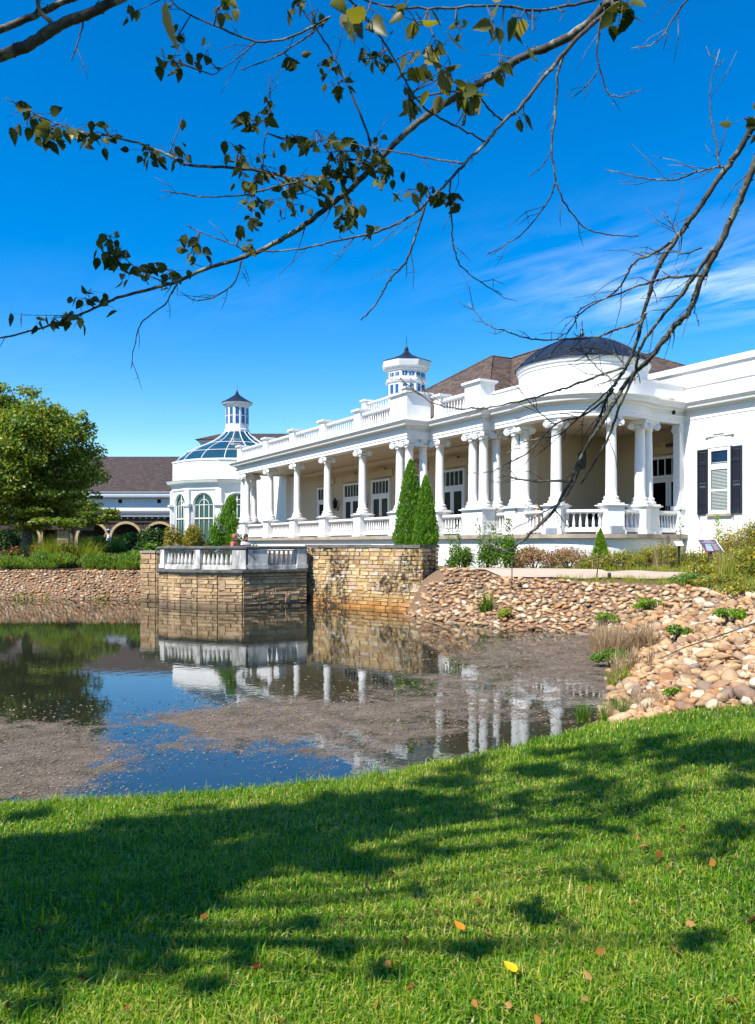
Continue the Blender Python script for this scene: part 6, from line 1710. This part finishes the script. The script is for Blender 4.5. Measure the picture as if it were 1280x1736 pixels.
for (u, v, ru, rv, cnt, px_, dep) in sorted(CL, key=lambda c: -c[5]):
    cnt = int(cnt*(1.6 if dep else 2.3)+0.5) if cnt > 1 else 1; px_ *= (0.82 if dep else 0.86); ru *= 1.2; rv *= 1.2
    i = int(np.argmin((SU-u)**2 + (SV-v)**2 + (1e7*(np.abs(SP[:, 1]-dep) > 0.7) if dep else 0)))
    anchor, bobj = SAMPLES[i][0], SAMPLES[i][1]
    d = dep or SP[i, 1]
    nt_ = max(1, min(3, (cnt+2)//4)); tw = []
    mbt = twig_mb.setdefault(bobj, MB())
    for k in range(nt_):
        a = rl.uniform(0, 6.28)
        c = pw(u + ru*0.25*rl.uniform(-1, 1), v + rv*0.25*rl.uniform(-1, 1), d*rl.uniform(0.97, 1.03))
        e = pw(u + ru*math.cos(a), v + rv*math.sin(a), d*rl.uniform(0.96, 1.04))
        sp = smooth_path([anchor, c, e], 5); tw.append(sp)
        mbt.tube(sp, list(np.linspace(0.0028, 0.001, len(sp))), 4)
    for k in range(cnt):
        sp = tw[k % nt_]; b = sp[rl.randrange(len(sp)//2, len(sp))]
        off = Vector((rl.gauss(0, 1)*ru, 0, -abs(rl.gauss(0, .6))*rv + rl.gauss(0, .5)*rv))*(0.45/FPX*d)
        b2 = b + off + Vector((0, rl.gauss(0, .03), 0))
        if off.length > 0.01: mbt.tube([b, b2], [0.001, 0.0007], 3)
        L = px_/FPX*d*rl.uniform(0.72, 1.15)
        tip = Vector((rl.gauss(0, .65), rl.gauss(0, .6), -0.75 + rl.gauss(0, .55))).normalized()
        nrm = Vector((rl.gauss(0, 1), rl.gauss(0, 1)-0.5, rl.gauss(0, .7)))
        xax = tip.cross(nrm).normalized(); zax = xax.cross(tip)
        Mx = Matrix((xax*L, tip*L, zax*L)).transposed().to_4x4(); Mx.translation = b2
        near = dep and dep < 2.3
        if nleaf >= 298:
            EXTRA.append((Mx, near)); nleaf += 1; continue
        lo = link('leaf', rl.choice(LEAVESY if (near and rl.random() < .72) or rl.random() < .18 else LEAVES), bobj)
        lo.matrix_world = Mx; nleaf += 1
for bobj, mbt in twig_mb.items():
    me2 = mbt.mesh('twig', TWIG); link('twig', me2, bobj)['kind'] = 'stuff'
if EXTRA:
    mbx = MB()
    for k, (Mx, near) in enumerate(EXTRA):
        src = LEAVES[k % 6]; bs = len(mbx.v)
        mbx.v += [tuple(Mx @ v_.co) for v_ in src.vertices]; mbx.f += [tuple(i_+bs for i_ in p_.vertices) for p_ in src.polygons]; mbx.sm += [True]*len(src.polygons)
    mx_ = mbx.mesh('leaves', F_LEAF); at_ = mx_.attributes.new('rnd', 'FLOAT', 'POINT'); nv_ = len(LEAVES[0].vertices)
    at_.data.foreach_set('value', np.repeat(RNG.random(len(EXTRA)), nv_).astype(np.float32))
    link('leaves', mx_, rt)['kind'] = 'stuff'

# ------------------------------------------------------------------ the shade tree left of the viewer: throws the shade on the lawn, one limb crosses the top left corner
lt_ = empty('shade_caster_tree', (0, 0, 0)); lt_.name = 'leafy_tree'
tag(lt_, 'tree at the top left corner with a thick lichened bare limb', 'tree')
LX, LY_ = -6.2, 1.2; zt = Hs(LX, LY_)
MB().tube(smooth_path([Vector((LX, LY_, zt-0.3)), Vector((LX, LY_, zt+0.3)), Vector((LX+0.1, LY_, zt+2.5)), Vector((LX-0.3, LY_-0.3, zt+5)), Vector((LX-0.8, LY_-0.8, zt+8.5))], 6), list(np.linspace(0.3, 0.06, 25)), 12).build('trunk', BARK, lt_)
nb0 = len(SAMPLES)
branch(lt_, [(-350, 215), (-180, 160), (-60, 118), (0, 95), (50, 75), (95, 45), (145, 25), (195, 0), (240, -25), (300, -60)], 2.9, 2.9, 22, 13, pre=[(LX+0.1, LY_, zt+2.6), (-3.0, 2.7, 3.4)], twigs=3, seed=60)
branch(lt_, [(-350, 180), (-180, 118), (-60, 70), (0, 50), (50, 30), (100, 7), (130, -5), (180, -30)], 3.0, 3.0, 15, 8, pre=[(-2.8, 2.8, 3.5)], twigs=3, seed=61)
branch(lt_, [(95, 45), (70, 20), (62, -8)], 2.95, 2.95, 9, 6, seed=62)
branch(lt_, [(142, 30), (140, 45), (132, 75), (120, 102)], 2.9, 2.9, 4, 1.4, twigs=1, seed=63)
# crown clumps: each stands on the sun ray through a shaded patch of the lawn
def lawn_point(u, v):
    d = 4.0
    for _ in range(40):
        x = (u-CX)/FPX*d; z = max(Hs(x, d), 0) + 0.05; d = FPX*(CZ-z)/(v-YH)
    return Vector(((u-CX)/FPX*d, d, z))
SHADE = [(-100, 1540, .5, 7.0), (-20, 1560, .4, 6.6), (90, 1570, .3, 7.0), (200, 1555, .28, 6.5), (300, 1520, .3, 6.8), (10, 1500, .6, 7.4), (250, 1480, .5, 7.2), (420, 1440, .5, 7.3), (540, 1415, .4, 7.0), (100, 1410, .5, 7.0), (250, 1395, .45, 6.6), (380, 1375, .4, 6.9), (520, 1355, .35, 6.5), (150, 1640, .16, 4.8), (30, 1650, .14, 4.6), (280, 1630, .1, 4.4),(-60, 1470, .75, 7.5), (40, 1450, .75, 6.8), (140, 1455, .70, 7.2), (230, 1440, .65, 6.6), (60, 1520, .5, 7.0), (160, 1510, .45, 6.4), (320, 1425, .60, 7.0), (400, 1410, .60, 6.5), (480, 1395, .55, 7.1), (560, 1385, .55, 6.6), (640, 1368, .5, 7.0), (360, 1470, .32, 6.3), (470, 1450, .28, 6.9),
         (710, 1355, .40, 6.4), (760, 1320, .42, 7.2), (860, 1300, .5, 6.6), (950, 1285, .5, 7.0), (1040, 1265, .5, 6.5), (1130, 1262, .45, 7.1), (1220, 1258, .45, 6.6), (1300, 1255, .45, 7.2), (1180, 1285, .4, 6.8), (1290, 1300, .4, 6.4), (900, 1345, .30, 6.9), (1010, 1330, .28, 6.2), (1100, 1345, .22, 6.7), (820, 1380, .22, 6.3), (960, 1385, .22, 7.0), (1060, 1395, .2, 6.5), (1270, 1395, .25, 6.6), (880, 1420, .17, 6.2), (760, 1430, .2, 6.8), (1200, 1440, .13, 6.4),
         (930, 1550, .10, 4.2), (900, 1530, .07, 4.4), (1200, 1575, .09, 4.3), (1170, 1590, .07, 4.5), (590, 1590, .12, 4.4), (520, 1560, .1, 4.2), (800, 1600, .07, 4.0), (640, 1640, .07, 4.3), (250, 1590, .14, 4.5), (100, 1620, .16, 4.6), (20, 1600, .15, 4.2), (420, 1600, .1, 4.1), (340, 1660, .08, 4.5), (60, 1690, .07, 4.2), (1010, 1480, .1, 4.6), (720, 1500, .1, 4.8)]
Ps, ds_ = [], []; k_ = 0
crown_c = []
for (u, v, r, h) in SHADE:
    p = lawn_point(u, v); c = p + SUN_DIR*(h/SUN_DIR.z)
    crown_c.append((c, r))
    n = int(max(40, (1500 if r > 0.44 and u < 700 else 620)*r*r/0.25))
    sb = []
    for _ in range(7):
        sb.append((c.x+random.gauss(0, .55*r), c.y+random.gauss(0, .5*r), c.z+random.gauss(0, .45*r), r*random.uniform(.25, .6), r*random.uniform(.2, .5), r*random.uniform(.15, .4)))
    P, d_ = blob_points(sb, n, 0.6)
    Ps.append(P); ds_.append(d_)
# the rest of the crown, higher and further back from the lawn
for i in range(0):
    a = random.uniform(0, 6.28); q_ = math.sqrt(random.random())*3.0
    c = Vector((LX-1.8+q_*math.cos(a), LY_-3.2+q_*math.sin(a), random.uniform(5.5, 10.5)))
    P, d_ = blob_points([(c.x, c.y, c.z, .9, .9, .6)], 700, 0.5); Ps.append(P); ds_.append(d_)
P = np.concatenate(Ps)
leaf_cloud('crown', P, 0.10, F_LEAF, lt_, np.concatenate(ds_)*0.4, 0.65, 0.4)
hub = Vector((LX-0.1, LY_-0.1, zt+4.6))
for i, (c, r) in enumerate(crown_c):
    if True:
        src = hub if c.x < 0.5 or True else hub
        m1 = src.lerp(c, 0.5) + Vector((0, -0.4, 0.35))
        MB().tube(smooth_path([src, m1, c], 5), list(np.linspace(0.055 if r > .3 else 0.04, 0.012, 11)), 5).build('limb', BARK, lt_)

# ------------------------------------------------------------------ lawn grass
def lawn_sample(n, y0, y1, margin):
    y = RNG.uniform(y0, y1, n*3); hw = 0.48*y1+margin
    x = RNG.uniform(-hw, hw+0.6, n*3)
    ok = (np.abs(x) < 0.485*y+margin)
    x, y = x[ok][:n], y[ok][:n]
    return x, y
def grass_blades(x, y, hmin, hmax, wd):
    z = H(x, y); d = shore_dist(x, y)
    lw = lawn_w(x, y); ok = (d > 0.0) & (RNG.random(len(x)) < sstep(0.15, 0.7, lw))
    x, y, z, d = x[ok], y[ok], z[ok], d[ok]; n = len(x)
    tuft = 0.5+0.5*np.sin(x*7.3+2*np.sin(y*5.1))*np.cos(y*8.7+1.5*np.sin(x*4.3))
    big = 0.5+0.5*np.sin(1.7*x+0.9*np.sin(2.1*y))*np.sin(1.9*y+0.6)
    Lh = (hmin+(hmax-hmin)*RNG.random(n)**1.6)*(0.75+0.5*tuft*RNG.random(n)) * (1+0.9*np.exp(-d/0.35)) * np.where(RNG.random(n) < 0.015, 1.8, 1)
    a = RNG.uniform(0, 6.283, n); lean = RNG.random(n)**0.9*1.35
    dv = np.stack([np.cos(a), np.sin(a), np.zeros(n)], 1); sv = np.stack([-np.sin(a), np.cos(a), np.zeros(n)], 1)
    B = np.stack([x, y, z-0.004], 1)
    ww = (wd*RNG.uniform(0.7, 1.3, n))[:, None]
    up = np.array([0, 0, 1.0])
    m1 = B + dv*(Lh*lean*0.28)[:, None] + up*(Lh*0.55)[:, None]
    tip = B + dv*(Lh*lean*0.85)[:, None] + up*(Lh*(1-0.32*lean))[:, None]
    V = np.stack([B-sv*ww/2, B+sv*ww/2, m1+sv*ww*0.42, m1-sv*ww*0.42, tip], 1).reshape(-1, 3)
    b = np.arange(n)*5
    F3 = np.concatenate([np.stack([b, b+1, b+2], 1), np.stack([b, b+2, b+3], 1), np.stack([b+3, b+2, b+4], 1)])
    rnd = np.clip(0.66*RNG.random(n)+0.20*big+0.14*tuft, 0, 0.99)
    return V, F3, np.repeat(rnd, 5)
def m_grass():
    t = NT('lawn_grass')
    a = t.n('ShaderNodeAttribute', attribute_name='rnd').outputs['Fac']
    col = t.ramp(a, [(0, (0.022, 0.095, 0.004)), (0.25, (0.060, 0.185, 0.006)), (0.5, (0.15, 0.28, 0.010)), (0.68, (0.27, 0.36, 0.022)), (0.85, (0.44, 0.42, 0.08)), (1, (0.50, 0.42, 0.18))])
    pb = t.pbr(col, 0.42, None, Specular_IOR_Level=0.4)
    tr = t.n('ShaderNodeBsdfTranslucent', {'Color': t.n('ShaderNodeHueSaturation', {'Color': col, 'Value': 1.7, 'Saturation': 1.1}).outputs[0]})
    return t.done(t.n('ShaderNodeMixShader', {0: 0.45, 1: pb, 2: tr.outputs[0]}).outputs[0])
GRASS = m_grass()
Vg, Fg, Rg = [], [], []; b = 0
for (n, y0, y1, mg, h0, h1, wd) in ((120000, 1.7, 3.4, 0.5, 0.02, 0.07, 0.0052), (100000, 3.4, 5.2, 0.6, 0.022, 0.075, 0.006), (90000, 5.2, 7.4, 0.8, 0.025, 0.075, 0.007), (60000, 7.2, 9.8, 0.8, 0.025, 0.08, 0.009), (30000, 1.5, 9.0, 3.0, 0.025, 0.08, 0.009)):
    x, y = lawn_sample(n, y0, y1, mg); V, F3, r_ = grass_blades(x, y, h0, h1, wd)
    Vg.append(V); Fg.append(F3+b); Rg.append(r_); b += len(V)
# longer broad-bladed tufts and pale thatch lying in the turf
tx_, ty_ = lawn_sample(420, 1.8, 8.5, 0.6); tx_ = np.repeat(tx_, 14)+RNG.normal(0, .022, len(tx_)*14); ty_ = np.repeat(ty_, 14)+RNG.normal(0, .022, len(ty_)*14)
V, F3, r_ = grass_blades(tx_, ty_, 0.06, 0.13, 0.0065); Vg.append(V); Fg.append(F3+b); Rg.append(r_*0.7); b += len(V)
tx_, ty_ = lawn_sample(20000, 1.8, 7.0, 0.6); V, F3, r_ = grass_blades(tx_, ty_, 0.03, 0.06, 0.004)
V = V.reshape(-1, 5, 3); bz = V[:, :1, 2:3].copy(); V[:, :, 2:3] = bz + (V[:, :, 2:3]-bz)*0.35 + 0.018; V[:, :, :2] = V[:, :1, :2] + (V[:, :, :2]-V[:, :1, :2])*1.5
Vg.append(V.reshape(-1, 3)); Fg.append(F3+b); Rg.append(0.86+0.13*r_); b += V.shape[0]*5
o = link('lawn_grass', big_mesh('lawn_grass', np.concatenate(Vg), np.concatenate(Fg), GRASS, np.concatenate(Rg)))
tag(o, 'short green lawn grass sloping down to the pond', 'grass', kind='stuff')

# fallen leaves on the lawn
F_FALL = m_foliage('fallen_leaf_brown', [(0, (0.14, 0.05, 0.012)), (0.4, (0.26, 0.12, 0.03)), (0.7, (0.34, 0.19, 0.07)), (1, (0.12, 0.04, 0.01))], 0.12, 0.8, 0.05)
F_ORANGE = m_foliage('fallen_leaf_orange', [(0, (0.60, 0.24, 0.01)), (1, (0.60, 0.24, 0.01))], 0.3)
F_YELLOW = m_foliage('fallen_leaf_yellow', [(0, (0.70, 0.48, 0.01)), (1, (0.70, 0.48, 0.01))], 0.3)
FALL = [leaf_mesh(40+i, F_FALL) for i in range(5)]
def fall_leaf(u, v, me, px_, label, group=None):
    p = lawn_point(u, v); L = px_/FPX*p.y
    o = link('fallen_leaf', me, None, (p.x, p.y, p.z-0.012 if group else p.z+0.005), (random.gauss(0, .6 if group else .12)+(0 if group else .25), random.gauss(0, .6 if group else .12), random.uniform(0, 6.28) if group else 0.6), (L, L, L))
    tag(o, label, 'leaf', group)
fall_leaf(875, 1650, leaf_mesh(71, F_YELLOW), 32, 'bright yellow fallen leaf on the lawn')
fall_leaf(786, 1578, leaf_mesh(72, F_ORANGE), 26, 'orange fallen leaf on the lawn')
spots = [(350, 1550), (195, 1543), (468, 1545), (627, 1508), (145, 1652), (232, 1650), (208, 1705), (480, 1725), (395, 1722), (585, 1650), (648, 1625), (733, 1490), (660, 1480), (813, 1525), (830, 1582), (920, 1755), (1000, 1655), (985, 1690), (1145, 1610), (1130, 1605), (1225, 1690), (1075, 1525), (1225, 1540), (1095, 1428), (1120, 1452), (1130, 1470), (1080, 1420), (1222, 1440), (1250, 1410), (1192, 1305), (965, 1395), (1060, 1312), (952, 1435), (870, 1475), (992, 1500), (1240, 1480), (690, 1590), (745, 1545), (1210, 1465), (520, 1590), (575, 1555), (640, 1690), (795, 1690), (60, 1570), (15, 1700), (300, 1600), (440, 1630), (1010, 1610), (1160, 1560), (1040, 1640), (870, 1700), (700, 1665), (930, 1470), (1005, 1440), (1165, 1400), (1275, 1560)]
for i, (u, v) in enumerate(spots):
    fall_leaf(u + random.uniform(-6, 6), min(v, 1730), FALL[i % 5], random.uniform(17, 27)*(0.6+0.4*(v-1250)/480), 'dry brown fallen leaf lying in the lawn grass', 'brown fallen leaves on the lawn')
